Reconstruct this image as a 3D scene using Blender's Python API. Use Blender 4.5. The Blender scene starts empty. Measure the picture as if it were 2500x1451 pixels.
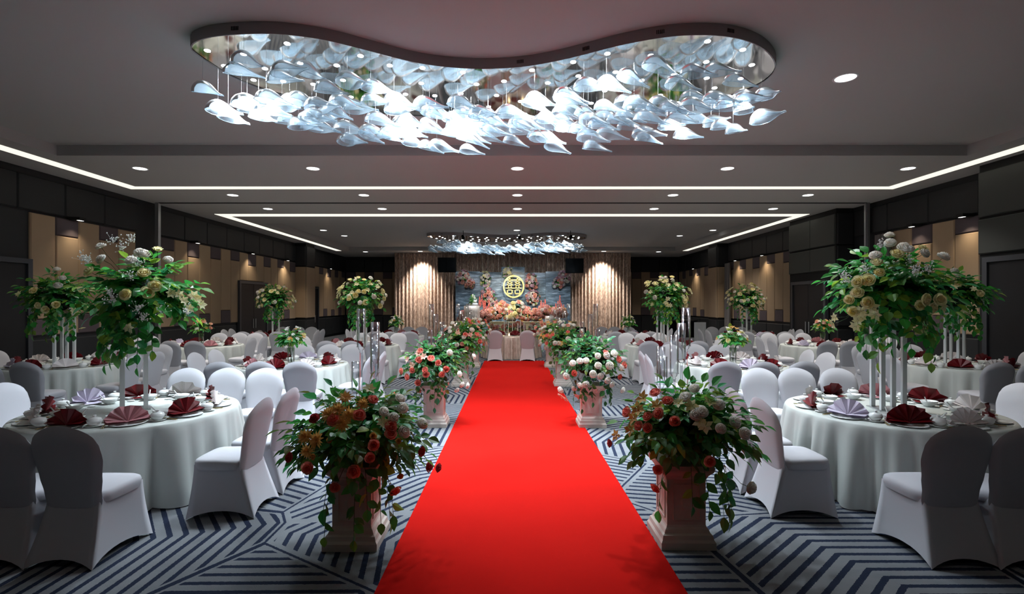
import bpy, math, random
from math import sin, cos, pi, radians as R, sqrt, atan2, tan
from mathutils import Vector, Matrix, Euler

# ------------------------------------------------------------------ camera
S = bpy.context.scene
COL = S.collection
CAMH = 1.8
cam_d = bpy.data.cameras.new('camera'); cam_d.lens = 18.0; cam_d.sensor_width = 36.0
cam_d.shift_y = 16.5 / 2500; cam_d.clip_start = 0.05; cam_d.clip_end = 200
cam = bpy.data.objects.new('camera', cam_d); COL.objects.link(cam)
cam.location = (0, 0, CAMH); cam.rotation_euler = (pi / 2, 0, 0)
S.camera = cam
F, CX, CY = 1250.0, 1250.0, 742.0
def at(px, py, Y):                       # image point -> world point at depth Y
    return Vector(((px - CX) / F * Y, Y, CAMH - (py - CY) / F * Y))

# ------------------------------------------------------------------ world, exposure
W = bpy.data.worlds.new('world'); S.world = W; W.use_nodes = True
W.node_tree.nodes['Background'].inputs[0].default_value = (0.6, 0.65, 0.75, 1)
W.node_tree.nodes['Background'].inputs[1].default_value = 0.0
S.view_settings.view_transform = 'Standard'; S.view_settings.look = 'None'
S.view_settings.gamma = 1.0; S.view_settings.use_curve_mapping = False
S.view_settings.exposure = 0.38
S.cycles.use_adaptive_sampling = True; S.cycles.adaptive_threshold = 0.05
S.cycles.max_bounces = 6; S.cycles.diffuse_bounces = 4; S.cycles.glossy_bounces = 3
S.cycles.transmission_bounces = 5; S.cycles.transparent_max_bounces = 16
S.cycles.caustics_reflective = False; S.cycles.caustics_refractive = False
S.cycles.sample_clamp_indirect = 4.0; S.cycles.use_light_tree = True
# lamp powers (the hall's own lamps; built with their fixtures below)
P_CHAND1, P_CHAND2, P_DOWN, P_SPOT = 440.0, 270.0, 235.0, 1700.0
E_STRIP = 0.85

# ------------------------------------------------------------------ helpers
class MB:
    def __init__(self): self.v = []; self.f = []
    def add(self, vs, fs):
        n = len(self.v); self.v += [tuple(a) for a in vs]; self.f += [tuple(i + n for i in f) for f in fs]
        return self
    def box(self, x0, x1, y0, y1, z0, z1):
        vs = [(x0,y0,z0),(x1,y0,z0),(x1,y1,z0),(x0,y1,z0),(x0,y0,z1),(x1,y0,z1),(x1,y1,z1),(x0,y1,z1)]
        return self.add(vs, [(3,2,1,0),(4,5,6,7),(0,1,5,4),(1,2,6,5),(2,3,7,6),(3,0,4,7)])
    def tube(self, p0, p1, r0, r1=None, n=8, cap=True):
        r1 = r0 if r1 is None else r1
        p0, p1 = Vector(p0), Vector(p1); d = (p1 - p0).normalized()
        a = d.orthogonal().normalized(); b = d.cross(a)
        vs = []
        for p, r in ((p0, r0), (p1, r1)):
            for i in range(n):
                t = 2 * pi * i / n; vs.append(p + a * (r * cos(t)) + b * (r * sin(t)))
        fs = [(i, (i + 1) % n, n + (i + 1) % n, n + i) for i in range(n)]
        if cap: fs += [tuple(range(n))[::-1], tuple(range(n, 2 * n))]
        return self.add(vs, fs)
    def path(self, pts, r, n=5):
        for a, b in zip(pts[:-1], pts[1:]): self.tube(a, b, r, r, n, False)
        return self
    def lathe(self, prof, n=20, c=(0, 0, 0)):
        vs = []; m = len(prof)
        for i in range(n):
            t = 2 * pi * i / n
            for r, z in prof: vs.append((c[0] + r * cos(t), c[1] + r * sin(t), c[2] + z))
        fs = []
        for i in range(n):
            j = (i + 1) % n
            for k in range(m - 1): fs.append((i*m+k, j*m+k, j*m+k+1, i*m+k+1))
        return self.add(vs, fs)
    def grid(self, fn, nu, nv, wrap=False):
        vs = [fn(i / nu, j / nv) for i in range(nu if wrap else nu + 1) for j in range(nv + 1)]
        m = nv + 1; k = nu if wrap else nu + 1; fs = []
        for i in range(nu):
            a, b = i, (i + 1) % k
            for j in range(nv): fs.append((a*m+j, b*m+j, b*m+j+1, a*m+j+1))
        return self.add(vs, fs)
    def put(self, other, M):
        return self.add([M @ Vector(p) for p in other.v], other.f)
    def mesh(self, name, mat=None, smooth=False):
        me = bpy.data.meshes.new(name); me.from_pydata(self.v, [], self.f)
        if smooth: me.polygons.foreach_set('use_smooth', [True] * len(me.polygons))
        if mat: me.materials.append(mat)
        me.update(); return me

def ob(name, me, parent=None, loc=(0, 0, 0), rot=None, scale=None, label=None, cat=None, group=None, kind=None):
    o = bpy.data.objects.new(name, me); COL.objects.link(o)
    o.location = loc
    if rot is not None: o.rotation_euler = rot
    if scale is not None: o.scale = scale if hasattr(scale, '__len__') else (scale,) * 3
    if parent: o.parent = parent
    if label: o['label'] = label
    if cat: o['category'] = cat
    if group: o['group'] = group
    if kind: o['kind'] = kind
    return o
def thing(name, label, cat, loc=(0, 0, 0), rz=0.0, group=None):
    return ob(name, None, None, loc, (0, 0, rz), None, label, cat, group)
def light(name, kind, parent, loc, energy, color, size=0.1, rot=None, angle=None, blend=0.5):
    d = bpy.data.lights.new(name, kind); d.energy = energy; d.color = color
    if kind == 'AREA': d.shape = 'DISK'; d.size = size
    else: d.shadow_soft_size = size
    if kind == 'SPOT': d.spot_size = angle; d.spot_blend = blend
    if kind == 'AREA' and angle: d.spread = angle
    o = bpy.data.objects.new(name, d); COL.objects.link(o); o.location = loc
    if rot: o.rotation_euler = rot
    if parent: o.parent = parent
    return o

# ------------------------------------------------------------------ materials
def mat(name, col, rough=0.6, metal=0.0, spec=0.4, sheen=0.0, trans=0.0, sss=0.0, var=None, bump=0.0, bscale=40.0, emit=0.0, vscale=5.0):
    m = bpy.data.materials.new(name); m.use_nodes = True; nt = m.node_tree
    b = nt.nodes['Principled BSDF']
    b.inputs['Base Color'].default_value = (*col, 1); b.inputs['Roughness'].default_value = rough
    b.inputs['Metallic'].default_value = metal; b.inputs['Specular IOR Level'].default_value = spec
    if sheen: b.inputs['Sheen Weight'].default_value = sheen
    if emit:
        b.inputs['Emission Color'].default_value = (*col, 1); b.inputs['Emission Strength'].default_value = emit
    tc = nt.nodes.new('ShaderNodeTexCoord')
    if var:
        n = nt.nodes.new('ShaderNodeTexNoise'); n.inputs['Scale'].default_value = vscale; n.inputs['Detail'].default_value = 3
        nt.links.new(tc.outputs['Object'], n.inputs['Vector'])
        r = nt.nodes.new('ShaderNodeMix'); r.data_type = 'RGBA'
        r.inputs[6].default_value = (*col, 1); r.inputs[7].default_value = (*var, 1)
        nt.links.new(n.outputs['Fac'], r.inputs[0]); nt.links.new(r.outputs[2], b.inputs['Base Color'])
    if bump:
        n = nt.nodes.new('ShaderNodeTexNoise'); n.inputs['Scale'].default_value = bscale
        nt.links.new(tc.outputs['Object'], n.inputs['Vector'])
        k = nt.nodes.new('ShaderNodeBump'); k.inputs['Strength'].default_value = bump; k.inputs['Distance'].default_value = 0.01
        nt.links.new(n.outputs['Fac'], k.inputs['Height']); nt.links.new(k.outputs['Normal'], b.inputs['Normal'])
    return m

def leafy(name, cols, rough=0.36, transl=0.45):
    """foliage / petals: colour differs leaf by leaf (per object and per mesh island), a little light passes through"""
    m = bpy.data.materials.new(name); m.use_nodes = True; nt = m.node_tree
    b = nt.nodes['Principled BSDF']; b.inputs['Roughness'].default_value = rough
    b.inputs['Specular IOR Level'].default_value = 0.5
    oi = nt.nodes.new('ShaderNodeObjectInfo'); ge = nt.nodes.new('ShaderNodeNewGeometry')
    ad = nt.nodes.new('ShaderNodeMath'); ad.operation = 'ADD'; fr = nt.nodes.new('ShaderNodeMath'); fr.operation = 'FRACT'
    nt.links.new(oi.outputs['Random'], ad.inputs[0]); nt.links.new(ge.outputs['Random Per Island'], ad.inputs[1])
    nt.links.new(ad.outputs[0], fr.inputs[0])
    cr = nt.nodes.new('ShaderNodeValToRGB'); e = cr.color_ramp.elements
    e[0].position = 0.0; e[0].color = (*cols[0], 1); e[1].position = 1.0; e[1].color = (*cols[-1], 1)
    for i, c in enumerate(cols[1:-1], 1):
        k = e.new(i / (len(cols) - 1)); k.color = (*c, 1)
    nt.links.new(fr.outputs[0], cr.inputs['Fac']); nt.links.new(cr.outputs[0], b.inputs['Base Color'])
    if transl:
        t = nt.nodes.new('ShaderNodeBsdfTranslucent'); nt.links.new(cr.outputs[0], t.inputs['Color'])
        mx = nt.nodes.new('ShaderNodeMixShader'); mx.inputs[0].default_value = transl
        nt.links.new(b.outputs[0], mx.inputs[1]); nt.links.new(t.outputs[0], mx.inputs[2])
        nt.links.new(mx.outputs[0], nt.nodes['Material Output'].inputs[0])
    return m

def emitter(name, col, strength):
    m = bpy.data.materials.new(name); m.use_nodes = True; nt = m.node_tree
    nt.nodes.remove(nt.nodes['Principled BSDF'])
    e = nt.nodes.new('ShaderNodeEmission'); e.inputs[0].default_value = (*col, 1); e.inputs[1].default_value = strength
    nt.links.new(e.outputs[0], nt.nodes['Material Output'].inputs[0]); return m

def clear_glass(name, tint=(0.97, 0.985, 0.99), gain=1.0):
    m = bpy.data.materials.new(name); m.use_nodes = True; nt = m.node_tree
    nt.nodes.remove(nt.nodes['Principled BSDF'])
    t = nt.nodes.new('ShaderNodeBsdfTransparent'); t.inputs[0].default_value = (*tint, 1)
    g = nt.nodes.new('ShaderNodeBsdfGlossy'); g.inputs['Roughness'].default_value = 0.04
    f = nt.nodes.new('ShaderNodeFresnel'); f.inputs['IOR'].default_value = 1.5
    k = nt.nodes.new('ShaderNodeMath'); k.operation = 'MULTIPLY'; k.inputs[1].default_value = gain; k.use_clamp = True
    nt.links.new(f.outputs[0], k.inputs[0])
    x = nt.nodes.new('ShaderNodeMixShader'); nt.links.new(k.outputs[0], x.inputs[0])
    nt.links.new(t.outputs[0], x.inputs[1]); nt.links.new(g.outputs[0], x.inputs[2])
    nt.links.new(x.outputs[0], nt.nodes['Material Output'].inputs[0]); return m

def drop_glass():
    """milky hand-blown glass: clear in the middle of the shell, denser at its rim, scatters light through"""
    m = bpy.data.materials.new('milky_glass'); m.use_nodes = True; nt = m.node_tree
    nt.nodes.remove(nt.nodes['Principled BSDF'])
    t = nt.nodes.new('ShaderNodeBsdfTransparent'); t.inputs[0].default_value = (0.93, 0.97, 1.0, 1)
    tl = nt.nodes.new('ShaderNodeBsdfTranslucent'); tl.inputs[0].default_value = (0.52, 0.66, 0.76, 1)
    df = nt.nodes.new('ShaderNodeBsdfDiffuse'); df.inputs[0].default_value = (0.52, 0.66, 0.76, 1)
    a = nt.nodes.new('ShaderNodeMixShader'); a.inputs[0].default_value = 0.45
    nt.links.new(tl.outputs[0], a.inputs[1]); nt.links.new(df.outputs[0], a.inputs[2])
    lw = nt.nodes.new('ShaderNodeLayerWeight'); lw.inputs[0].default_value = 0.5
    mr = nt.nodes.new('ShaderNodeMapRange'); mr.inputs[3].default_value = 0.24; mr.inputs[4].default_value = 0.80
    nt.links.new(lw.outputs['Facing'], mr.inputs[0])
    x = nt.nodes.new('ShaderNodeMixShader'); nt.links.new(mr.outputs[0], x.inputs[0])
    nt.links.new(t.outputs[0], x.inputs[1]); nt.links.new(a.outputs[0], x.inputs[2])
    g = nt.nodes.new('ShaderNodeBsdfGlossy'); g.inputs['Roughness'].default_value = 0.28
    f = nt.nodes.new('ShaderNodeFresnel'); f.inputs['IOR'].default_value = 1.22
    y = nt.nodes.new('ShaderNodeMixShader'); nt.links.new(f.outputs[0], y.inputs[0])
    nt.links.new(x.outputs[0], y.inputs[1]); nt.links.new(g.outputs[0], y.inputs[2])
    nt.links.new(y.outputs[0], nt.nodes['Material Output'].inputs[0]); return m

def carpet_material():
    m = bpy.data.materials.new('patterned_carpet'); m.use_nodes = True; nt = m.node_tree; N = nt.nodes; L = nt.links
    b = N['Principled BSDF']; b.inputs['Roughness'].default_value = 0.95; b.inputs['Specular IOR Level'].default_value = 0.1
    tc = N.new('ShaderNodeTexCoord')
    nz = N.new('ShaderNodeTexNoise'); nz.inputs['Scale'].default_value = 60; L.new(tc.outputs['Object'], nz.inputs['Vector'])
    wob = N.new('ShaderNodeVectorMath'); wob.operation = 'SCALE'; wob.inputs['Scale'].default_value = 0.012
    sb = N.new('ShaderNodeVectorMath'); sb.operation = 'SUBTRACT'; sb.inputs[1].default_value = (0.5, 0.5, 0.5)
    L.new(nz.outputs['Color'], sb.inputs[0]); L.new(sb.outputs[0], wob.inputs[0])
    p = N.new('ShaderNodeVectorMath'); p.operation = 'ADD'; L.new(tc.outputs['Object'], p.inputs[0]); L.new(wob.outputs[0], p.inputs[1])
    def vor(feature):
        v = N.new('ShaderNodeTexVoronoi'); v.voronoi_dimensions = '2D'; v.feature = feature
        v.inputs['Scale'].default_value = 0.62; v.inputs['Randomness'].default_value = 0.75
        L.new(p.outputs[0], v.inputs['Vector']); return v
    v1 = vor('F1'); v2 = vor('DISTANCE_TO_EDGE')
    sep = N.new('ShaderNodeSeparateColor'); L.new(v1.outputs['Color'], sep.inputs[0])
    q = N.new('ShaderNodeVectorMath'); q.operation = 'SUBTRACT'; L.new(p.outputs[0], q.inputs[0])
    sc = N.new('ShaderNodeVectorMath'); sc.operation = 'SCALE'; sc.inputs['Scale'].default_value = 1.0
    L.new(v1.outputs['Position'], sc.inputs[0]); L.new(sc.outputs[0], q.inputs[1])
    sx = N.new('ShaderNodeSeparateXYZ'); L.new(q.outputs[0], sx.inputs[0])
    def math(op, a, bb=None, c=None):
        n = N.new('ShaderNodeMath'); n.operation = op
        for i, t in enumerate((a, bb, c)):
            if t is None: continue
            if isinstance(t, (int, float)): n.inputs[i].default_value = t
            else: L.new(t, n.inputs[i])
        return n.outputs[0]
    # direction per cell: in steps of 30 degrees, each cell folded once into a chevron
    ang = math('MULTIPLY', math('FLOOR', math('MULTIPLY', sep.outputs[0], 6)), pi / 6)
    ang2 = math('ADD', ang, math('MULTIPLY', math('ADD', sep.outputs[1], 0.25), 0.95))
    def proj(a): return math('ADD', math('MULTIPLY', sx.outputs[0], math('COSINE', a)), math('MULTIPLY', sx.outputs[1], math('SINE', a)))
    u = math('MAXIMUM', proj(ang), proj(ang2))
    fr = math('FRACT', math('DIVIDE', u, 0.104))
    stripe = math('LESS_THAN', fr, 0.37)
    gap = math('GREATER_THAN', v2.outputs['Distance'], 0.028)
    line = math('LESS_THAN', v2.outputs['Distance'], 0.014)
    line = math('MULTIPLY', line, math('GREATER_THAN', sep.outputs[2], 0.45))
    msk = math('MAXIMUM', math('MULTIPLY', stripe, gap), line)
    grey = N.new('ShaderNodeMix'); grey.data_type = 'RGBA'
    n2 = N.new('ShaderNodeTexNoise'); n2.inputs['Scale'].default_value = 9; n2.inputs['Detail'].default_value = 6
    mp = N.new('ShaderNodeMapping'); mp.inputs['Scale'].default_value = (0.35, 1, 1); L.new(tc.outputs['Object'], mp.inputs[0]); L.new(mp.outputs[0], n2.inputs['Vector'])
    L.new(n2.outputs['Fac'], grey.inputs[0]); grey.inputs[6].default_value = (0.145, 0.155, 0.165, 1); grey.inputs[7].default_value = (0.215, 0.225, 0.24, 1)
    navy = N.new('ShaderNodeMix'); navy.data_type = 'RGBA'
    n3 = N.new('ShaderNodeTexNoise'); n3.inputs['Scale'].default_value = 120; L.new(tc.outputs['Object'], n3.inputs['Vector'])
    L.new(n3.outputs['Fac'], navy.inputs[0]); navy.inputs[6].default_value = (0.006, 0.010, 0.024, 1); navy.inputs[7].default_value = (0.026, 0.035, 0.064, 1)
    mx = N.new('ShaderNodeMix'); mx.data_type = 'RGBA'; L.new(msk, mx.inputs[0]); L.new(grey.outputs[2], mx.inputs[6]); L.new(navy.outputs[2], mx.inputs[7])
    L.new(mx.outputs[2], b.inputs['Base Color'])
    bp = N.new('ShaderNodeBump'); bp.inputs['Strength'].default_value = 0.5; bp.inputs['Distance'].default_value = 0.006
    L.new(n3.outputs['Fac'], bp.inputs['Height']); L.new(bp.outputs[0], b.inputs['Normal'])
    return m

def board_material():
    """dark blue stage board with streaks of white brushwork"""
    m = bpy.data.materials.new('brushed_blue_board'); m.use_nodes = True; nt = m.node_tree; N = nt.nodes; L = nt.links
    b = N['Principled BSDF']; b.inputs['Roughness'].default_value = 0.35
    tc = N.new('ShaderNodeTexCoord'); mp = N.new('ShaderNodeMapping'); mp.inputs['Scale'].default_value = (0.8, 1, 6)
    L.new(tc.outputs['Object'], mp.inputs[0])
    n = N.new('ShaderNodeTexNoise'); n.inputs['Scale'].default_value = 1.6; n.inputs['Detail'].default_value = 7; n.inputs['Roughness'].default_value = 0.7
    L.new(mp.outputs[0], n.inputs['Vector'])
    cr = N.new('ShaderNodeValToRGB'); e = cr.color_ramp.elements
    e[0].position = 0.42; e[0].color = (0.03, 0.055, 0.075, 1); e[1].position = 0.74; e[1].color = (0.75, 0.85, 0.92, 1)
    k = e.new(0.57); k.color = (0.13, 0.20, 0.26, 1)
    L.new(n.outputs['Fac'], cr.inputs[0]); L.new(cr.outputs[0], b.inputs['Base Color']); return m

def sequin_material(name, col, hi):
    m = bpy.data.materials.new(name); m.use_nodes = True; nt = m.node_tree; N = nt.nodes; L = nt.links
    b = N['Principled BSDF']; b.inputs['Roughness'].default_value = 0.4; b.inputs['Metallic'].default_value = 0.35
    tc = N.new('ShaderNodeTexCoord'); mp = N.new('ShaderNodeMapping'); mp.inputs['Scale'].default_value = (26, 26, 9)
    L.new(tc.outputs['Object'], mp.inputs[0])
    v = N.new('ShaderNodeTexVoronoi'); v.inputs['Scale'].default_value = 1.0; L.new(mp.outputs[0], v.inputs['Vector'])
    x = N.new('ShaderNodeMix'); x.data_type = 'RGBA'; x.inputs[6].default_value = (*col, 1); x.inputs[7].default_value = (*hi, 1)
    sp = N.new('ShaderNodeSeparateColor'); L.new(v.outputs['Color'], sp.inputs[0]); L.new(sp.outputs[0], x.inputs[0])
    L.new(x.outputs[2], b.inputs['Base Color'])
    bp = N.new('ShaderNodeBump'); bp.inputs['Strength'].default_value = 0.35; bp.inputs['Distance'].default_value = 0.02
    L.new(sp.outputs[1], bp.inputs['Height']); L.new(bp.outputs[0], b.inputs['Normal']); return m

M = dict(
    carpet=carpet_material(),
    red=mat('red_felt', (0.40, 0.005, 0.003), 0.95, spec=0.05, var=(0.46, 0.008, 0.005), vscale=1.5, bump=0.15, bscale=150),
    ceil=mat('ceiling_paint', (0.50, 0.49, 0.475), 0.85, spec=0.2),
    rim=mat('fixture_rim', (0.36, 0.335, 0.33), 0.6, spec=0.3),
    black=mat('black_wall_fabric', (0.020, 0.021, 0.023), 0.6, spec=0.3, bump=0.1, bscale=200),
    pillar=mat('pillar_fabric', (0.050, 0.054, 0.050), 0.6, spec=0.3),
    joint=mat('dark_joint', (0.008, 0.008, 0.008), 0.8),
    tan=mat('tan_wall_fabric', (0.37, 0.265, 0.175), 0.8, spec=0.15, var=(0.33, 0.235, 0.155), vscale=2.0, bump=0.2, bscale=300),
    purple=mat('mauve_wall_fabric', (0.095, 0.075, 0.082), 0.8, spec=0.15, bump=0.2, bscale=300),
    door=mat('black_door', (0.010, 0.010, 0.012), 0.5, spec=0.3),
    frame=mat('door_frame_metal', (0.055, 0.058, 0.068), 0.45, metal=0.3),
    alu=mat('aluminium', (0.55, 0.56, 0.57), 0.35, metal=0.8),
    white_post=mat('white_lacquer', (0.80, 0.82, 0.83), 0.35),
    cloth=mat('ivory_tablecloth', (0.58, 0.61, 0.58), 0.48, spec=0.4),
    chair=mat('white_spandex', (0.56, 0.56, 0.60), 0.8, spec=0.15),
    china=mat('white_porcelain', (0.82, 0.83, 0.82), 0.18, spec=0.5),
    gold=mat('gold_metal', (0.75, 0.58, 0.27), 0.32, metal=0.9),
    goldpaint=mat('gold_board', (0.80, 0.60, 0.20), 0.4, metal=0.3),
    nap_red=mat('red_satin', (0.13, 0.0015, 0.005), 0.42, spec=0.4),
    nap_white=mat('ivory_satin', (0.76, 0.70, 0.69), 0.5, spec=0.35),
    nap_pink=mat('dusty_pink_satin', (0.46, 0.20, 0.22), 0.45, spec=0.4),
    nap_lilac=mat('lilac_satin', (0.60, 0.54, 0.66), 0.45, spec=0.4),
    stone=mat('cream_plaster', (0.66, 0.60, 0.54), 0.75, spec=0.2, var=(0.56, 0.50, 0.45), vscale=9, bump=0.15, bscale=30),
    glass=clear_glass('clear_glass', gain=.55),
    acrylic=clear_glass('clear_acrylic', (0.95, 0.96, 0.97), gain=.6),
    drop=drop_glass(),
    leaf=leafy('green_leaf', [(0.02, 0.12, 0.025), (0.035, 0.27, 0.04), (0.06, 0.38, 0.055), (0.025, 0.25, 0.11), (0.30, 0.46, 0.05), (0.035, 0.20, 0.035)]),
    dleaf=leafy('dark_leaf', [(0.03, 0.14, 0.03), (0.08, 0.28, 0.04), (0.04, 0.36, 0.14), (0.15, 0.16, 0.03), (0.05, 0.40, 0.07), (0.32, 0.42, 0.05)]),
    mleaf=leafy('mid_leaf', [(0.015, 0.07, 0.02), (0.03, 0.14, 0.03), (0.025, 0.19, 0.08), (0.05, 0.09, 0.02), (0.04, 0.20, 0.045), (0.16, 0.24, 0.035)]),
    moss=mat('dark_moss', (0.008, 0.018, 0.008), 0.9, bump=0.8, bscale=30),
    stem=mat('green_stem', (0.045, 0.085, 0.025), 0.6),
    coral=leafy('coral_petal', [(0.88, 0.26, 0.19), (0.78, 0.18, 0.14), (0.90, 0.36, 0.27)], 0.6, 0.5),
    rosered=leafy('wine_petal', [(0.42, 0.03, 0.04), (0.55, 0.06, 0.06)], 0.6, 0.5),
    white=leafy('white_petal', [(0.90, 0.86, 0.78), (0.91, 0.90, 0.87), (0.88, 0.78, 0.66)], 0.6, 0.5),
    yellow=leafy('cream_yellow_petal', [(0.90, 0.82, 0.45), (0.92, 0.86, 0.58), (0.88, 0.74, 0.32)], 0.6, 0.5),
    amber=leafy('amber_petal', [(0.72, 0.36, 0.09), (0.80, 0.48, 0.15), (0.60, 0.26, 0.06)], 0.6, 0.5),
    peach=leafy('peach_petal', [(0.80, 0.36, 0.26), (0.85, 0.52, 0.38), (0.72, 0.24, 0.20), (0.85, 0.66, 0.58)], 0.6, 0.5),
    mauve=leafy('mauve_petal', [(0.55, 0.30, 0.42), (0.30, 0.13, 0.18), (0.75, 0.62, 0.70), (0.42, 0.16, 0.22)], 0.6, 0.5),
    breath=mat('white_bud', (0.85, 0.86, 0.85), 0.6),
    grey_drape=mat('grey_drape', (0.17, 0.155, 0.15), 0.7),
    sequin=sequin_material('sequin_curtain', (0.30, 0.20, 0.15), (0.74, 0.56, 0.44)),
    champagne=sequin_material('champagne_cloth', (0.52, 0.40, 0.33), (0.70, 0.58, 0.50)),
    board=board_material(),
    speaker=mat('speaker_black', (0.004, 0.0045, 0.005), 0.9, spec=0.05, bump=0.3, bscale=120),
    stagebox=mat('stage_gold_cloth', (0.40, 0.29, 0.15), 0.6),
    stage=mat('stage_carpet', (0.06, 0.058, 0.06), 0.9),
    candle=mat('white_wax', (0.85, 0.82, 0.74), 0.5),
    mirror=mat('mirror_steel', (0.78, 0.76, 0.73), 0.05, metal=1.0, bump=0.06, bscale=1.6),
    led=emitter('led_glow', (0.86, 0.94, 1.0), 26.0),
    downglow=emitter('downlight_glow', (1.0, 0.98, 0.95), 3.5),
    strip=emitter('cove_strip_glow', (1.0, 0.955, 0.82), E_STRIP),
    flame=emitter('candle_glow', (1.0, 0.72, 0.35), 5.0),
)
rnd = random.Random(7)

# ------------------------------------------------------------------ room shell
XW, YB, YF, ZC, ZU = 10.0, 30.6, -1.5, 4.6, 4.8
ob('floor', MB().box(-XW, XW, YF, YB, -0.1, 0.0).mesh('floor', M['carpet']), kind='structure', label='grey hall carpet with navy chevron stripes')
# ceiling with two raised trays
cb = MB()
ys = [YF, 3.3, 9.67, 17.9, 27.0, YB]
for i in range(5):
    if i in (1, 3):
        cb.box(-XW, -8.6, ys[i], ys[i+1], ZC, ZU + .2); cb.box(8.6, XW, ys[i], ys[i+1], ZC, ZU + .2)
        cb.box(-8.6, 8.6, ys[i], ys[i+1], ZU, ZU + .2)
    else: cb.box(-XW, XW, ys[i], ys[i+1], ZC, ZU + .2)
ob('ceiling', cb.mesh('ceiling', M['ceil']), kind='structure', label='grey painted ceiling with raised trays')
# folding-partition track across the ceiling and its two end posts
ob('trim_1', MB().box(-9.85, 9.85, 14.16, 14.24, ZC - 0.015, ZC).mesh('track', M['joint']), kind='structure', label='dark partition track across the ceiling')
for k, s in enumerate((-1, 1)):
    pm = MB().box(-.035, .035, -.05, .05, 0, ZC - .001).box(-.075, -.045, -.03, .03, 0, ZC - .001)
    ob('trim_%d' % (k + 2), pm.mesh('post', M['alu']), None, (s * 9.86 + (.05 if s < 0 else 0), 14.2, 0), kind='structure', label='aluminium partition end post on the %s' % ('left' if s < 0 else 'right'))

ob('wall_back', MB().box(-XW, XW, YB, YB + .15, 0, ZC).mesh('wall', M['black']), kind='structure')
ob('wall_front', MB().box(-XW, XW, YF - .15, YF, 0, ZC).mesh('wall', M['black']), kind='structure')
WL = ob('wall_left', MB().box(-XW - .15, -XW, YF, YB, 0, ZC).mesh('wall', M['black']), kind='structure')
WR = ob('wall_right', MB().box(XW, XW + .15, YF, YB, 0, ZC).mesh('wall', M['black']), kind='structure')
WB = bpy.data.objects['wall_back']

def pad_mesh(name, w, h, t, m):           # padded panel in the YZ plane facing +X, chamfered edges
    c = min(.02, w * .2, h * .2)
    mb = MB(); w2, h2 = w / 2, h / 2
    o = [(0, -w2, -h2), (0, w2, -h2), (0, w2, h2), (0, -w2, h2)]
    p = [(t * .55, -w2, -h2), (t * .55, w2, -h2), (t * .55, w2, h2), (t * .55, -w2, h2)]
    q = [(t, -w2 + c, -h2 + c), (t, w2 - c, -h2 + c), (t, w2 - c, h2 - c), (t, -w2 + c, h2 - c)]
    fs = [(i, (i+1) % 4, 4 + (i+1) % 4, 4 + i) for i in range(4)] + [(4+i, 4 + (i+1) % 4, 8 + (i+1) % 4, 8 + i) for i in range(4)] + [(8, 9, 10, 11)]
    return mb.add(o + p + q, fs).mesh(name, m)
_pads = {}
def pad(name, parent, x, y, z, w, h, t, m, rz):
    k = (round(w, 2), round(h, 2), t, m)
    if k not in _pads: _pads[k] = pad_mesh(name, w, h, t, M[m])
    return ob(name, _pads[k], parent, (x, y, z), (0, 0, rz))
Z0, Z1 = 1.12, 3.70                       # panelled band of the side walls
def panel_run(parent, side, ya, yb, skip=(), phase=0, axis='y', base=0.0):
    n = max(1, round((yb - ya) / .60)); w = (yb - ya) / n
    for i in range(n):
        yc = ya + (i + .5) * w
        zlo, zhi = Z0, Z1
        for (a, b, zt) in skip:
            if a < yc < b: zlo = zt
        segs = []; ph = .40 + .05 * ((i * 7) % 3 - 1)
        if (i + phase) % 2 == 0:
            segs = [(zhi - ph, zhi, 'purple'), (zlo, zhi - ph, 'tan')]
        elif zlo == Z0:
            segs = [(zlo + ph, zhi, 'tan'), (zlo, zlo + ph, 'purple')]
        else: segs = [(zlo, zhi, 'tan')]
        for a, b, m in segs:
            nm = 'accent_panel' if m == 'purple' else 'wall_panel'
            g = .012
            if axis == 'y': pad(nm, parent, (-1 if side < 0 else 1) * (XW - base), yc, (a + b) / 2, w - g, b - a - g, .05, m, 0 if side < 0 else pi)
            else: pad(nm, parent, yc, YB, (a + b) / 2, w - g, b - a - g, .05, m, -pi / 2)
def dark_run(parent, side, ya, yb, axis='y', low=True):
    n = max(1, round((yb - ya) / 1.2)); w = (yb - ya) / n
    for i in range(n):
        yc = ya + (i + .5) * w
        for (a, b, nm) in ((Z1 + .04, ZC - .14, 'frieze_panel'),) + (((.12, Z0 - .07, 'wainscot_panel'),) if low else ()):
            if axis == 'y': pad(nm, parent, (-1 if side < 0 else 1) * XW, yc, (a + b) / 2, w - .015, b - a, .06, 'black', 0 if side < 0 else pi)
            else: pad(nm, parent, yc, YB, (a + b) / 2, w - .015, b - a, .06, 'black', -pi / 2)
# left wall
panel_run(WL, -1, 10.58, 13.55, phase=1); panel_run(WL, -1, 14.5, 23.55, skip=((18.55, 20.75, 2.66),), phase=0)
panel_run(WL, -1, 24.7, 30.5, skip=((25.0, 26.2, 2.66),), phase=1); panel_run(WL, -1, 7.0, 9.2, phase=0)
for a, b in ((7.0, 13.6), (14.4, 23.6), (24.7, 30.5)): dark_run(WL, -1, a, b, low=False)
for a, b in ((10.58, 13.6), (14.4, 18.5), (20.8, 23.6), (26.2, 30.5)):
    n = max(1, round((b - a) / 1.2)); w = (b - a) / n
    for i in range(n): pad('wainscot_panel', WL, -XW, a + (i + .5) * w, .58, w - .015, .92, .06, 'black', 0)
# right wall
panel_run(WR, 1, 10.9, 14.0, phase=0); panel_run(WR, 1, 17.6, 23.6, phase=1); panel_run(WR, 1, 24.8, 30.5, phase=0)
for a, b in ((10.9, 14.9), (17.6, 23.6), (24.8, 30.5)): dark_run(WR, 1, a, b)
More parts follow.
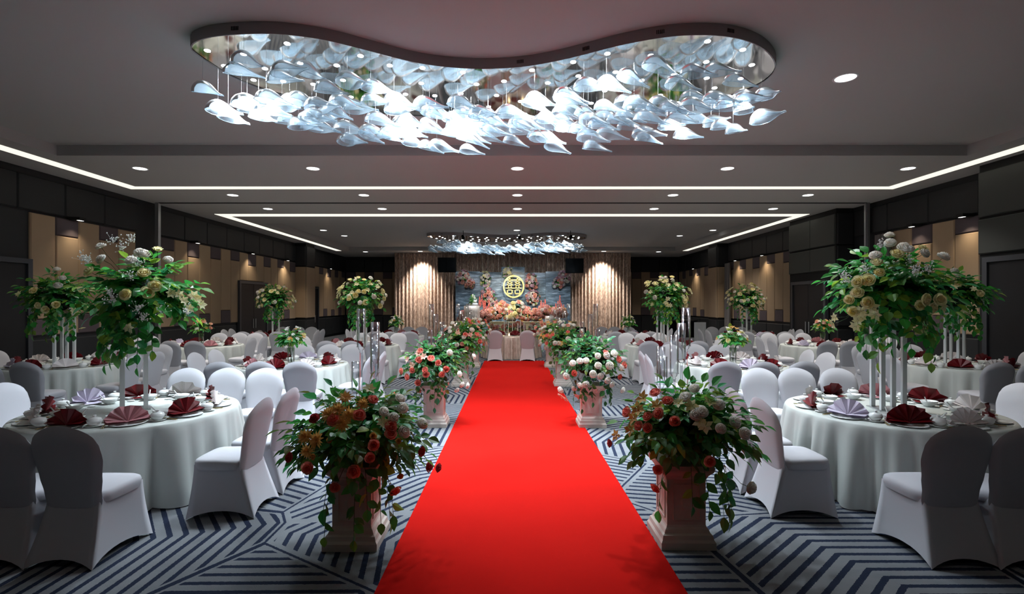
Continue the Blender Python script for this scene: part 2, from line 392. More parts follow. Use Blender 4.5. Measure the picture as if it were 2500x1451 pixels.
# back wall each side of the stage curtain
for k, (a, b) in enumerate(((-9.9, -6.6), (6.6, 9.9))):
    panel_run(WB, 0, a, b, axis='x', phase=k); dark_run(WB, 0, a, b, axis='x')

def door(n, x, y, w, h, side, label):
    t = ob('door_%d' % n, MB().box(-.03, .03, -w/2, w/2, .0, h).mesh('door', M['door']), None, (x, y, 0), kind='structure', label=label)
    fr = MB().box(-.05, .05, -w/2 - .10, -w/2, 0, h + .1).box(-.05, .05, w/2, w/2 + .10, 0, h + .1).box(-.05, .05, -w/2, w/2, h, h + .1)
    ob('door_frame', fr.mesh('door_frame', M['frame']), t, (-.03 * side, 0, 0))
    l1 = ob('door_leaf', MB().box(-.045, .045, -w/2 + .02, -.008, .02, h - .02).mesh('door_leaf', M['door']), t)
    l2 = ob('door_leaf', MB().box(-.045, .045, .008, w/2 - .02, .02, h - .02).mesh('door_leaf', M['door']), t)
    for s, t in ((-1, l1), (1, l2)):
        ob('door_handle', MB().tube((0, 0, -.18), (0, 0, .18), .014, n=8).mesh('door_handle', M['alu']), t, (-.075 * side, s * .09, 1.05))
door(1, -9.95, 9.45, 2.0, 2.62, -1, 'black double door near the front left wall corner')
door(2, -9.95, 19.65, 1.95, 2.55, -1, 'black double door in the left wall')
door(3, -9.95, 25.6, 1.0, 2.55, -1, 'narrow black door at the far left wall')
door(4, 9.44, 9.15, 1.9, 2.62, 1, 'black double door in the near right pillar')
door(5, 9.44, 16.25, 1.7, 2.42, 1, 'black double door in the middle right pillar')

def pillar(side, x_in, ya, yb, m, label, door_z=None, low='black'):
    p = ob('pillar', MB().box(x_in + .05, XW, ya, yb, 0, ZC - .001).mesh('pillar', M['joint']) if side > 0 else
           MB().box(-XW, -x_in - .05, ya, yb, 0, ZC - .001).mesh('pillar', M['joint']), kind='structure', label=label)
    rz = 0 if side < 0 else pi; xx = side * (x_in + .05)
    n = max(1, round((yb - ya) / 1.0)); w = (yb - ya) / n
    rows = ((3.55, 4.45, m), (2.8 if door_z else 1.15, 3.5, m if m != 'tan' else 'tan'))
    if not door_z: rows += ((.12, 1.05, low),)
    for i in range(n):
        for a, b, mm in rows: pad('pillar_panel', p, xx, ya + (i + .5) * w, (a + b) / 2, w - .012, b - a, .05, 'black' if (mm == 'tan' and a > 3.52) else mm, rz)
    # camera-facing side
    dx = XW - x_in - .05
    for a, b, mm in ((3.55, 4.45, 'black'), (1.15, 3.5, 'tan' if m == 'tan' else 'black'), (.12, 1.05, 'black')):
        pad('pillar_panel', p, side * (x_in + .05 + dx / 2), ya, (a + b) / 2, dx - .01, b - a, .05, mm, -pi / 2)
    return p
pillar(1, 9.45, 7.4, 10.4, 'pillar', 'dark padded pillar with a doorway at the right edge', 2.7)
pillar(1, 9.45, 15.0, 17.5, 'pillar', 'dark padded pillar in the middle of the right wall', 2.5)
pillar(1, 9.45, 23.7, 24.7, 'tan', 'tan clad pillar at the far right wall')
pillar(-1, 9.45, 23.6, 24.6, 'tan', 'tan clad pillar at the far left wall')
# gathered grey drapes beside the right wall
def drape_mesh(w, h, folds, depth, m, nv=2, amp2=.25, seed=0):
    r = random.Random(seed); ph = [r.uniform(0, 6.28) for _ in range(3)]
    def fn(u, v):
        y = depth * (sin(2 * pi * folds * u + ph[0] + .6 * sin(2 * pi * 1.7 * u + ph[1])) + amp2 * sin(2 * pi * folds * 2.3 * u + ph[2]))
        return ((u - .5) * w, y * (.75 + .25 * (1 - v)), v * h)
    return MB().grid(fn, int(folds * 10), nv).mesh('drape', m, True)
for y, nm in ((13.55, 'near'), (23.3, 'far')):
    ob('grey_drape', drape_mesh(.55, 3.62, 4, .05, M['grey_drape'], seed=3), None, (9.83, y, .03), (0, 0, pi / 2), label='gathered grey drape hanging on the right wall, the %s one' % ('nearer' if nm == 'near' else 'farther'), cat='drape', group='grey wall drapes')

# ------------------------------------------------------------------ cove light strips
SW = .27
def strip(n, x0, x1, y0, y1, label):
    t = ob('trim_%d' % n, MB().box(x0, x1, y0, y1, ZC - .012, ZC - .001).mesh('light_strip', M['strip']), kind='structure', label=label)
strip(4, -9.0, 9.0, 12.22, 12.46, 'glowing ceiling light strip across the hall, nearer one')
strip(10, -9.0, 9.0, 1.3, 1.56, 'glowing ceiling light strip across the near end of the hall')
strip(5, -9.0 - SW, -9.0, 1.3, 12.46, 'glowing ceiling light strip along the near left wall')
strip(6, 9.0, 9.0 + SW, 1.3, 12.46, 'glowing ceiling light strip along the near right wall')
strip(7, -9.0, 9.0, 15.95, 16.35, 'glowing ceiling light strip across the hall, farther one')
strip(8, -9.0 - SW, -9.0, 15.95, 27.0, 'glowing ceiling light strip along the far left wall')
strip(9, 9.0, 9.0 + SW, 15.95, 27.0, 'glowing ceiling light strip along the far right wall')

# ------------------------------------------------------------------ downlights
dl_ring = MB().lathe([(.125, 0), (.15, -.004), (.155, 0)], 24).mesh('ring', M['white_post'], True)
dl_disc = MB().lathe([(.0001, -.002), (.125, -.002)], 24).mesh('lens', M['downglow'])
def downlight(x, y, label, e=1.0, z=ZC, cone=100, tgt=None):
    t = thing('downlight', label, 'downlight', (x, y, z - .001), 0, 'ceiling downlights')
    ob('trim_ring', dl_ring, t); ob('lens', dl_disc, t)
    rot = None
    if tgt is not None:
        d = Vector(tgt) - Vector((x, y, z - .05)); rot = d.to_track_quat('-Z', 'Y').to_euler()
    light('lamp', 'SPOT', t, (0, 0, -.03), P_DOWN * e, (1.0, .95, .88), .1, rot, R(cone), .8)
posn = ['far left', 'left', 'middle', 'right', 'far right']
for y, xs, nm in ((10.6, (-7.7, -4.12, .11, 4.46, 8.2), 'nearest row of downlights, before the near light strip'),
                  (13.2, (-7.2, -3.82, .14, 4.15, 7.63), 'row of downlights before the partition track'),
                  (15.1, (-7.2, -3.83, .16, 4.19, 7.7), 'row of downlights behind the partition track')):
    for i, x in enumerate(xs): downlight(x, y, 'ceiling downlight, %s in the %s' % (posn[i], nm), e=1.0)
downlight(4.43, 6.8, 'large ceiling downlight to the right of the near chandelier', e=1.2, z=ZU)
for i, x in enumerate((-7.7, .2, 8.2)): downlight(x, 20.9, 'small ceiling downlight before the far chandelier, %s' % ('left', 'middle', 'right')[i], z=ZU, e=1.2)
for s in (-1, 1):
    sd = 'left' if s < 0 else 'right'
    downlight(s * 7.4, 22.6, 'small ceiling downlight beside the far chandelier, %s side' % sd, z=ZU, e=1.2)
    downlight(s * 7.9, 27.6, 'small ceiling downlight over the far %s corner' % sd, e=.8)
    downlight(s * 4.9, 27.35, 'small ceiling downlight over the %s stage curtain' % sd, e=P_SPOT / P_DOWN, cone=78, tgt=(s * 4.9, 28.4, 1.4))
wl_body = MB().box(-.24, .0, -.09, .09, -.02, .05).mesh('housing', M['joint'])
wl_lens = MB().box(-.21, -.15, -.06, .06, -.024, -.021).mesh('lens', M['downglow'])
def wall_light(side, y, e, nm):
    t = thing('wall_light', 'small wall-washing light under the black frieze, %s' % nm, 'wall light', (side * 9.935, y, Z1 + .0), 0 if side > 0 else pi, 'frieze wall lights')
    ob('housing', wl_body, t); ob('lens', wl_lens, t)
    light('lamp', 'SPOT', t, (-.19, 0, -.03), P_DOWN * .26 * e, (1.0, .84, .60), .04, (0, R(4), 0), R(110), .9)
for side, y, e, nm in ((-1, 11.57, .5, 'near left wall'), (-1, 15.9, .6, 'left wall just past the post'), (-1, 19.3, .8, 'left wall over the double door'), (-1, 22.3, 1.2, 'left wall before the far pillar'), (-1, 27.6, .8, 'far left wall'),
                       (1, 11.1, .6, 'near right wall beside the pillar'), (1, 12.5, .5, 'near right wall'), (1, 20.0, .9, 'right wall past the dark pillar'), (1, 22.4, .9, 'right wall before the far pillar'), (1, 27.6, 1.2, 'far right wall')):
    wall_light(side, y, e, nm)
# ------------------------------------------------------------------ chandeliers
OUT = [(-3.63,5.95),(-3.58,5.7),(-3.32,5.53),(-2.95,5.45),(-2.5,5.44),(-2.05,5.56),(-1.6,5.82),(-1.2,6.06),(-.8,6.2),(-.35,6.25),(.1,6.2),
       (.5,6.06),(.85,5.88),(1.2,5.68),(1.6,5.52),(1.95,5.46),(2.35,5.5),(2.7,5.66),(3.0,5.92),(3.22,6.25),(3.26,6.6),(3.1,6.98),(2.75,7.3),(2.2,7.52),
       (1.5,7.68),(.7,7.8),(-.1,7.88),(-1.0,7.88),(-1.8,7.78),(-2.5,7.52),(-3.1,7.1),(-3.5,6.6)]
def smooth_loop(pts, k=4):
    out = []; n = len(pts)
    for i in range(n):
        p0, p1, p2, p3 = pts[i-1], pts[i], pts[(i+1) % n], pts[(i+2) % n]
        for j in range(k):
            t = j / k
            out.append(tuple(.5 * (2*b + (c-a)*t + (2*a-5*b+4*c-d)*t*t + (3*b-a-3*c+d)*t**3) for a, b, c, d in zip(p0, p1, p2, p3)))
    return out
LOOP = smooth_loop(OUT)
def inside(x, y, poly):
    c = False; j = len(poly) - 1
    for i in range(len(poly)):
        xi, yi = poly[i]; xj, yj = poly[j]
        if (yi > y) != (yj > y) and x < (xj - xi) * (y - yi) / (yj - yi) + xi: c = not c
        j = i
    return c
def edge_dist(x, y): return min(sqrt((x-a)**2 + (y-b)**2) for a, b in LOOP)
def drop_mesh(seed):
    r = random.Random(seed); Lg = .44 * r.uniform(.92, 1.08); tw = r.uniform(-.03, .03); bend = r.uniform(-.04, .06)
    def wid(s):
        if s < .32: return .118 * sqrt(max(0, 1 - ((.32 - s) / .32) ** 2))
        t = (s - .32) / .68; return .118 * (1 - t * t * (3 - 2 * t)) ** 1.0 * (1 - .25 * t) + .016 * t
    def fn(u, v):
        s = u ** 1.15; w = max(wid(s), .0015); th = pi * v
        return (s * Lg - .13, w * cos(th) + tw * s * s, 1.15 * w * sin(th) - .035 * s * s + bend * max(0, s - .6) ** 2)
    mb = MB().grid(fn, 16, 10)
    # thickened lip round the open underside
    for vv in (0.0, 1.0):
        pts = [fn(i / 16, vv) for i in range(17)]; mb.path(pts, .0035, 4)
    return mb.mesh('glass_drop', M['drop'], True)
drops = [drop_mesh(s) for s in range(6)]
wire_me = MB().tube((0, 0, 0), (0, 0, 1), .0013, n=3, cap=False).mesh('wire', M['alu'])
rr = random.Random(11)
pts = []
tries = 0
while len(pts) < 175 and tries < 60000:
    tries += 1
    x, y = rr.uniform(-3.6, 3.25), rr.uniform(5.4, 7.9)
    if not inside(x, y, LOOP) or edge_dist(x, y) < .10: continue
    if all((x - a) ** 2 + ((y - b) * 1.15) ** 2 > .25 ** 2 for a, b in pts): pts.append((x, y))
leds = []; tries = 0
while len(leds) < 56 and tries < 30000:
    tries += 1
    x, y = rr.uniform(-3.6, 3.25), rr.uniform(5.4, 7.9)
    if inside(x, y, LOOP) and edge_dist(x, y) > .12 and all((x - a) ** 2 + (y - b) ** 2 > .36 ** 2 for a, b in leds): leds.append((x, y))
led_me = MB().lathe([(.0001, -.006), (.03, -.006), (.034, -.002), (.034, 0)], 12).mesh('led_spot', M['led'])
ZP = ZU - .12
def chandelier(dy, label, power, nl):
    t = thing('chandelier', label, 'chandelier', (0, dy, ZU - .001))
    n = len(LOOP)
    rim = MB().add([(x, y, 0) for x, y in LOOP] + [(x, y, -.13) for x, y in LOOP], [((i+1) % n, i, n + i, n + (i+1) % n) for i in range(n)])
    inn = [(x * .996, 6.6 + (y - 6.6) * .992) for x, y in LOOP]
    rim.add([(x, y, -.13) for x, y in LOOP] + [(x, y, -.13) for x, y in inn], [((i+1) % n, i, n + i, n + (i+1) % n) for i in range(n)])
    ob('rim', rim.mesh('rim', M['rim'], True), t)
    ob('mirror_plate', MB().add([(x, y, -.12) for x, y in LOOP], [tuple(range(n))]).mesh('mirror_plate', M['mirror']), t)
    for i in (12, 40, 48, 56, 64):                      # vent grilles on the near rim
        x, y = LOOP[i]; x2, y2 = LOOP[i + 1]; a = atan2(y2 - y, x2 - x)
        vb = MB()
        for k in range(5): vb.box(-.04 + k * .018, -.032 + k * .018, -.006, .002, -.085, -.045)
        ob('vent', vb.mesh('vent', M['joint']), t, (x, y, 0), (0, 0, a))
    for i, (x, y) in enumerate(leds): ob('led_spot', led_me, t, (x, y, -.12))
    q = random.Random(5)
    for i, (x, y) in enumerate(pts):
        z = -.42 - .26 * q.random() - .06 * (7.9 - y) / 2.4 + (.10 if y < 5.9 else 0)
        yaw = R(q.gauss(-4, 9)) + R(10) * cos(x * 1.1)
        if x > 1.9: yaw -= R(75) * min(1, (x - 1.9) / 1.1) * (.6 + .5 * q.random())
        me = drops[i % 6]
        d = ob('glass_drop', me, t, (x, y, z), (R(q.gauss(0, 8)), R(q.gauss(5, 5)), yaw), q.uniform(.9, 1.12))
        w = ob('wire', wire_me, d, (0, 0, .12)); w.rotation_euler = (0, 0, 0)
        w.matrix_parent_inverse = Matrix.Identity(4)
        # hang the wire straight up to the plate
        Mi = (Matrix.Translation(d.location) @ d.rotation_euler.to_matrix().to_4x4() @ Matrix.Diagonal((*d.scale, 1))).inverted()
        top = Mi @ Vector((x, y, -.12)); bot = Mi @ Vector((x, y, z + .125))
        dv = top - bot; w.location = bot; w.rotation_mode = 'QUATERNION'
        w.rotation_quaternion = Vector((0, 0, 1)).rotation_difference(dv.normalized()); w.scale = (1, 1, dv.length)
    step = max(1, len(leds) // nl)
    for i in range(0, len(leds), step):
        x, y = leds[i]
        light('led_lamp', 'SPOT', t, (x, y, -.15), power, (.84, .93, 1.0), .06, None, R(80), 1.0)
        light('led_glow_lamp', 'AREA', t, (x + .1, y + .1, -.14), power * .055, (.84, .93, 1.0), .10, None, R(170))
    return t
chandelier(0, 'large kidney-shaped chandelier of milky glass drops over the near aisle', P_CHAND1, 14)
chandelier(16.0, 'kidney-shaped chandelier of milky glass drops in front of the stage', P_CHAND2, 8)

# ------------------------------------------------------------------ aisle carpet
rc = MB().add([(-.85, 1.2, 0), (1.10, 1.2, 0), (.995, 16.1, 0), (-.87, 16.1, 0), (-.85, 1.2, .008), (1.10, 1.2, .008), (.995, 16.1, .008), (-.87, 16.1, .008)],
              [(4,5,6,7),(0,1,5,4),(1,2,6,5),(2,3,7,6),(3,0,4,7)])
ob('aisle_carpet', rc.mesh('aisle_carpet', M['red']), None, (0, 0, .001), label='bright red aisle carpet running up the middle of the hall', cat='carpet')
# ------------------------------------------------------------------ chairs
def lerp(a, b, t): return a + (b - a) * t
def chair_meshes():
    def hw(v):
        z = v
        pts_ = [(0, .190), (.10, .203), (.22, .204), (.45, .222), (.80, .244), (1, .238)]
        for (a, x), (b, y) in zip(pts_[:-1], pts_[1:]):
            if z <= b:
                t = (z - a) / (b - a); t = t * t * (3 - 2 * t); return lerp(x, y, t)
        return .236
    def bpt(u, v, sgn):
        U = 2 * u - 1; top = .972 - .098 * U * U - .045 * abs(U) ** 12
        z = .38 + v * (top - .38)
        t = .030 * sqrt(max(0, 1 - abs(U) ** 7)) * sqrt(max(0, 1 - v ** 12))
        y = -.185 - (z - .45) * .20 - .05 * max(0, v - .75) + .02 * U * U * v
        return (U * hw(v), y + sgn * t, z)
    mb = MB(); nu, nv = 18, 12
    g1 = MB().grid(lambda u, v: bpt(u, v, 1), nu, nv); g2 = MB().grid(lambda u, v: bpt(1 - u, v, -1), nu, nv)
    mb.add(g1.v, [f[::-1] for f in g1.f]); mb.add(g2.v, [f[::-1] for f in g2.f])
    back = mb.mesh('backrest', M['chair'], True)
    # seat cushion: superellipse rings
    def sup(t, a, b, e=.42):
        c, s = cos(t), sin(t)
        return (a * math.copysign(abs(c) ** e, c), b * math.copysign(abs(s) ** e, s))
    prof = [(.97, .40), (1.01, .43), (1.015, .455), (.985, .478), (.90, .49), (.55, .497), (.001, .498)]
    sm = MB(); n = 32; vs = []
    for k, z in prof:
        for i in range(n):
            x, y = sup(2 * pi * i / n, .218 * k, .208 * k); vs.append((x, y + .020, z - (.012 * max(0, -y / .22) if z > .45 else 0)))
    fs = [(r * n + i, r * n + (i + 1) % n, (r + 1) * n + (i + 1) % n, (r + 1) * n + i) for r in range(len(prof) - 1) for i in range(n)]
    seat = sm.add(vs, fs).mesh('seat', M['chair'], True)
    # stretched skirt pulled to four feet
    tc = [(-.203, .212), (.203, .212), (.192, -.186), (-.192, -.186)]
    bc = [(-.245, .25), (.245, .25), (.242, -.315), (-.242, -.315)]
    sk = MB(); ns, nv2 = 10, 9
    def fn(u, v):
        k = int(u * 4 - 1e-9) if u < 1 else 3; k = min(3, int(u * 4)); s = u * 4 - k; q = 2 * s - 1
        a, b = tc[k], tc[(k + 1) % 4]; c, d = bc[k], bc[(k + 1) % 4]
        tx, ty = lerp(a[0], b[0], s), lerp(a[1], b[1], s); bx, by = lerp(c[0], d[0], s), lerp(c[1], d[1], s)
        rd = 1 - .03 * abs(q) ** 6; tx *= rd; ty = ty * rd
        w = v ** (1.25 if k != 2 else 1.0)
        x, y = lerp(tx, bx, w), lerp(ty, by, w)
        pull = (1 - q * q) * (.034 * v ** 1.6 + .012 * sin(pi * v)) + .004 * sin(pi * v)
        ln = sqrt(x * x + y * y); 
        nx, ny = [(0, -1), (-1, 0), (0, 1), (1, 0)][k]
        x += nx * pull; y += ny * pull
        zb = .004 + .055 * (1 - abs(q) ** 2.2)
        return (x, y, lerp(.445, zb, v))
    sk.grid(fn, 4 * ns, nv2, wrap=True)
    skirt = sk.mesh('skirt', M['chair'], True)
    return back, seat, skirt
CH = chair_meshes()
def chair(x, y, ang, label, group):
    """ang: heading of the chair (direction it faces) in the floor plane, 0 = +Y"""
    t = thing('banquet_chair', label, 'chair', (x, y, 0.0), ang, group)
    ob('backrest', CH[0], t); ob('seat', CH[1], t); ob('skirt', CH[2], t)
    return t

# ------------------------------------------------------------------ round tables under cloths
TZ, TR = .74, .93
def cloth_mesh(seed, m, folds=(10, 17)):
    r = random.Random(seed); ph = [r.uniform(0, 6.28) for _ in range(6)]
    rings = [(.001, 0), (.5, 0), (.85, 0), (.965, 0), (.99, -.004), (1.0, -.016), (1.004, -.05)] + [(1.0, -z) for z in (.12, .22, .34, .46, .58, .68, TZ - .008)]
    n = 240; vs = []
    for k, z in rings:
        d = min(1.0, max(0, (-z - .03) / .68)); 
        for i in range(n):
            t = 2 * pi * i / n
            w = t + .10 * sin(2 * t + ph[3]) + .06 * sin(3 * t + ph[4]) + .025 * sin(7 * t + ph[5])
            a1 = abs(sin(folds[0] * w + ph[0])); a2 = abs(sin(folds[1] * w + ph[1]))
            amp = .75 + .25 * sin(4 * t + ph[2])                 # some folds fall deeper than others
            f = (a1 ** .8 - .6) * amp + .35 * (a2 - .6)
            rad = TR * k + d ** .6 * (.05 + .155 * f) + .02 * d * d
            vs.append((rad * cos(t), rad * sin(t), TZ + z))
    m_ = len(rings)
    fs = [(r_ * n + i, (r_ + 1) * n + i, (r_ + 1) * n + (i + 1) % n, r_ * n + (i + 1) % n) for r_ in range(m_ - 1) for i in range(n)]
    return MB().add(vs, [f[::-1] for f in fs]).mesh('banquet_table', m, True)

# ------------------------------------------------------------------ tableware
def fan_mesh(m, seed, N=13):
    r = random.Random(seed); mb = MB(); Rr = .165; vs = []; a0 = 6; a1 = 174
    for i in range(N + 1):
        a = R(lerp(a0, a1, i / N)); zig = (1 if i % 2 else -1)
        for k, q in enumerate((.06, .35, .7, 1.0)):
            rad = Rr * q * (1 + .03 * sin(7 * a + seed)) * (.93 if k == 3 and zig > 0 else 1)
            y = zig * .016 * q + .02 * q * sin(a) * 1.2 + (.010 * q * cos(2.5 * a + seed))
            vs.append((rad * cos(a) * 1.08, y, rad * sin(a) * .92 + .004))
    fs = [(i*4+k, (i+1)*4+k, (i+1)*4+k+1, i*4+k+1) for i in range(N) for k in range(3)]
    mb.add(vs, fs)
    # the gathered tail that keeps the fan upright: folded layers lying behind and at each side
    for s in (-1, 1):
        for k in range(3):
            mb.add([(0, -.012 - .012 * k, .004 + .006 * k), (s * .16, -.03 - .01 * k, .006 + .012 * k), (s * .165, .035, .016 + .014 * k), (s * .04, .05, .010 + .008 * k)], [(0, 1, 2, 3)])
    mb.add([(-.10, .02, .006), (.10, .02, .006), (.05, .13, .004), (-.05, .13, .004)], [(0, 1, 2, 3)])
    return mb.mesh('napkin', m, False)
NAP = {}
for k in ('nap_red', 'nap_white', 'nap_pink', 'nap_lilac'):
    NAP[k] = [fan_mesh(M[k], s, n) for s, n in ((0, 13), (1, 9), (2, 15), (4, 7))]
plate_me = MB().lathe([(.001, .003), (.085, .003), (.10, .006), (.135, .014), (.137, .012), (.10, .001), (.001, 0)], 28).mesh('plate', M['china'], True)
bowl_me = MB().lathe([(.001, .006), (.03, .008), (.058, .028), (.074, .058), (.077, .058), (.062, .026), (.036, .004), (.034, 0), (.001, 0)], 24).mesh('soup_bowl', M['china'], True)
cup_me = MB().lathe([(.001, .012), (.028, .012), (.046, .032), (.055, .060), (.058, .060), (.050, .030), (.030, .008), (.001, .008)], 20).mesh('cup', M['china'], True)
sauc_me = MB().lathe([(.001, .004), (.04, .004), (.068, .012), (.070, .010), (.045, 0), (.001, 0)], 20).mesh('saucer', M['china'], True)
lid_me = MB().lathe([(.053, .060), (.048, .072), (.022, .081), (.010, .083), (.009, .090), (.016, .094), (.012, .099), (.001, .100)], 20).mesh('lid', M['china'], True)
_t = MB().lathe([(.001, .004), (.04, .004), (.068, .012), (.070, .010), (.045, 0), (.001, 0)], 14).lathe([(.030, .008), (.050, .030), (.058, .060), (.048, .072), (.022, .081), (.009, .090), (.016, .094), (.001, .100)], 14)
spoon_mb = MB().grid(lambda u, v: ((u - .5) * .05 + 0, (v - .5) * .034, .012 * (((u - .5) * 2) ** 2 + ((v - .5) * 2) ** 2)), 5, 4)
spoon_mb.path([(.022, 0, .008), (.06, 0, .03), (.105, 0, .060)], .006, 6)
spoon_me = spoon_mb.mesh('soup_spoon', M['china'], True)
chop_me = MB().tube((-.115, -.006, .006), (.115, -.004, .006), .003, .0045, 6).tube((-.115, .006, .006), (.115, .006, .006), .003, .0045, 6).mesh('chopsticks', M['gold'])
rest_me = MB().lathe([(.001, .004), (.02, .004), (.036, .010), (.037, .008), (.022, 0), (.001, 0)], 14).mesh('sauce_dish', M['china'], True)

SEATS = ['camera side towards the wall', 'camera side middle', 'camera side towards the aisle', 'aisle side nearer the camera', 'aisle side farther back',
         'far side towards the aisle', 'far side middle', 'far side towards the wall', 'wall side farther back', 'wall side nearer the camera']
# chairs stand square to the room: (offset towards the aisle, offset in depth, heading: 0 faces away from the camera, 1 faces the wall, 2 faces the camera, 3 faces the aisle)
LAY = [(-.25, -1.35, 0), (.24, -1.36, 0), (.715, -1.36, 0), (1.31, -.60, 1), (1.31, -.06, 1), (.60, 1.21, 2), (.12, 1.22, 2), (-.40, 1.21, 2), (-1.27, .24, 3), (-1.27, -.28, 3)]
def table_set(cx, cy, side, tname, row, seed, sett0=0.0, first='nap_red', jit=1.0):
    r = random.Random(seed)
    ob('banquet_table', cloth_mesh(seed, M['cloth']), None, (cx, cy, 0), label='round table under a floor-length ivory cloth, %s' % tname, cat='table', group='round banquet tables')
    for i, (ox, oy, hd) in enumerate(LAY):
        x, y = cx - side * (ox + r.uniform(-.02, .02) * jit), cy + oy + r.uniform(-.03, .03) * jit
        if row > 1 and i in (0, 1, 2): x += side * .12 * (1 - i) * r.uniform(.3, 1) 
        ang = {0: 0, 1: -side * pi / 2, 2: pi, 3: side * pi / 2}[hd]
        chair(x, y, ang + R(r.uniform(-3, 3)) * jit, 'white covered chair, %s, %s' % (tname, SEATS[i]), 'white spandex-covered banquet chairs')
    pale = ['nap_pink', 'nap_white', 'nap_white', 'nap_lilac', 'nap_white']
    for i in range(10):
        th = R(sett0 + 36 * i); dx, dy = -side * sin(th), -cos(th)
        u = Vector((dx, dy, 0)); tv = Vector((-dy, dx, 0)); C0 = Vector((cx, cy, TZ + .001)); rz = atan2(dx, -dy)
        red = (i % 2 == 0) == (first == 'nap_red')
        nk = 'nap_red' if red else pale[(i // 2 + seed) % 5]
        p = C0 + u * .745; where = '%s, %s' % (tname, SEATS[i])
        ob('dinner_plate', plate_me, None, p, None, None, 'white plate under the napkin, %s' % where, 'plate', 'dinner plates')
        nm = {'nap_red': 'red', 'nap_white': 'ivory', 'nap_pink': 'dusty pink', 'nap_lilac': 'pale lilac'}[nk]
        mi = r.choice((0, 1, 2)) if red else r.choice((0, 1, 2, 3))
        ob('napkin', NAP[nk][mi], None, p + Vector((0, 0, .0145)) - u * .01, (0, 0, rz + R(r.uniform(-16, 16))), r.uniform(.95, 1.08), '%s napkin on a plate, %s' % (nm, where), 'napkin', 'folded napkins')
        bp = p - u * .20 - tv * .10
        ob('soup_bowl', bowl_me, None, bp, None, None, 'white porcelain soup bowl, %s' % where, 'bowl', 'soup bowls')
        cp = p - u * r.uniform(0, .06) + tv * .215
        t = thing('tea_cup', 'white lidded tea cup on a saucer, %s' % where, 'cup', cp, r.uniform(0, 6), 'lidded tea cups')
        ob('saucer', sauc_me, t); ob('cup', cup_me, t); ob('lid', lid_me, t)
        if row <= 2:
            ob('soup_spoon', spoon_me, None, bp + Vector((0, 0, .012)), (0, R(-18), r.uniform(0, 6.28)), None, 'white spoon in a soup bowl, %s' % where, 'spoon', 'soup spoons')
            ob('sauce_dish', rest_me, None, p - u * .19 + tv * .06, None, None, 'tiny white sauce dish, %s' % where, 'dish', 'sauce dishes')
            ob('chopsticks', chop_me, None, p - u * .02 - tv * .165, (0, 0, rz + pi / 2), None, 'gold chopsticks beside a plate, %s' % where, 'chopsticks', 'gold chopsticks')

TABS = []
for side in (-1, 1):
    sn = 'left' if side < 0 else 'right'
    TABS += [(side, 3.78, 5.12, 'nearest %s table' % sn, 1, 'tower'), (side, 3.85, 9.0, 'second %s aisle table' % sn, 2, 'vase'),
             (side, 3.85, 13.1, 'third %s aisle table' % sn, 3, 'tower'), (side, 3.85, 17.0, 'last %s aisle table' % sn, 4, 'vase'),
             (side, 7.75, 8.95, 'nearest %s wall table' % sn, 2, 'tower'), (side, 7.9, 13.1, 'middle %s wall table' % sn, 3, 'vase'),
             (side, 7.8, 16.9, 'last %s wall table' % sn, 4, 'tower')]
for k, (side, x, y, nm, row, kind) in enumerate(TABS):
    table_set(side * x, y, side, nm, row, 100 + k, sett0=(-3 if side < 0 else -10) + (5 * (k % 3) if row > 1 else 0), first='nap_red' if side < 0 else 'nap_white', jit=.5 if row == 1 else 1.6)

# ------------------------------------------------------------------ flowers: meshes
def leaf_mb(wid=.27, curl=.18):
    mb = MB(); rows = [0, .18, .42, .68, .88, 1.0]
    vs = []
    for x in rows:
        w = wid * sin(pi * min(1, x ** .85)) if 0 < x < 1 else .012
        z = -curl * x * x
        vs += [(x, -w, z + w * .30), (x, 0, z), (x, w, z + w * .30)]
    fs = [(i*3+k, (i+1)*3+k, (i+1)*3+k+1, i*3+k+1) for i in range(len(rows) - 1) for k in range(2)]
    return mb.add(vs, fs)
LEAF = [leaf_mb(.32, .18), leaf_mb(.37, .10), leaf_mb(.27, .28)]
leaf_me = {m: [l.mesh('leaf', M[m]) for l in LEAF] for m in ('leaf', 'dleaf', 'mleaf')}
def petal_ring(mb, n, spread, prof, off, jit, r):
    """prof: [(radius, z)] from base to tip"""
    for i in range(n):
        a = 2 * pi * i / n + off + r.uniform(-jit, jit); k = r.uniform(.92, 1.08)
        m = len(prof) - 1
        def fn(u, v):
            f = v * m; j = min(m - 1, int(f)); t = f - j
            rad = lerp(prof[j][0], prof[j+1][0], t) * k; z = lerp(prof[j][1], prof[j+1][1], t)
            U = 2 * u - 1; sp = spread * (.55 + .45 * sin(pi * min(1, v * .8 + .15)))
            an = a + U * sp
            return (rad * cos(an), rad * sin(an), z - .10 * U * U * v * v + .03 * sin(5 * U + i))
        mb.grid(fn, 4, m)
def rose_mb(seed):
    r = random.Random(seed); mb = MB()
    petal_ring(mb, 3, 1.15, [(.04, -.1), (.20, .35), (.14, .78)], 0, .2, r)
    petal_ring(mb, 4, .95, [(.08, -.15), (.38, .30), (.33, .74)], .5, .2, r)
    petal_ring(mb, 5, .80, [(.10, -.2), (.58, .18), (.60, .62), (.68, .64)], .2, .2, r)
    petal_ring(mb, 6, .68, [(.10, -.25), (.74, .02), (.86, .40), (1.0, .36)], .7, .2, r)
    return mb
def peony_mb(seed):
    r = random.Random(seed); mb = MB()
    for n, rr_, z in ((4, .25, .62), (6, .5, .52), (7, .75, .34), (8, .95, .06)):
        petal_ring(mb, n, .62, [(.06, -.2), (rr_ * .9, z - .18), (rr_, z + .12), (rr_ * .86, z + .22)], r.uniform(0, 3), .25, r)
    return mb
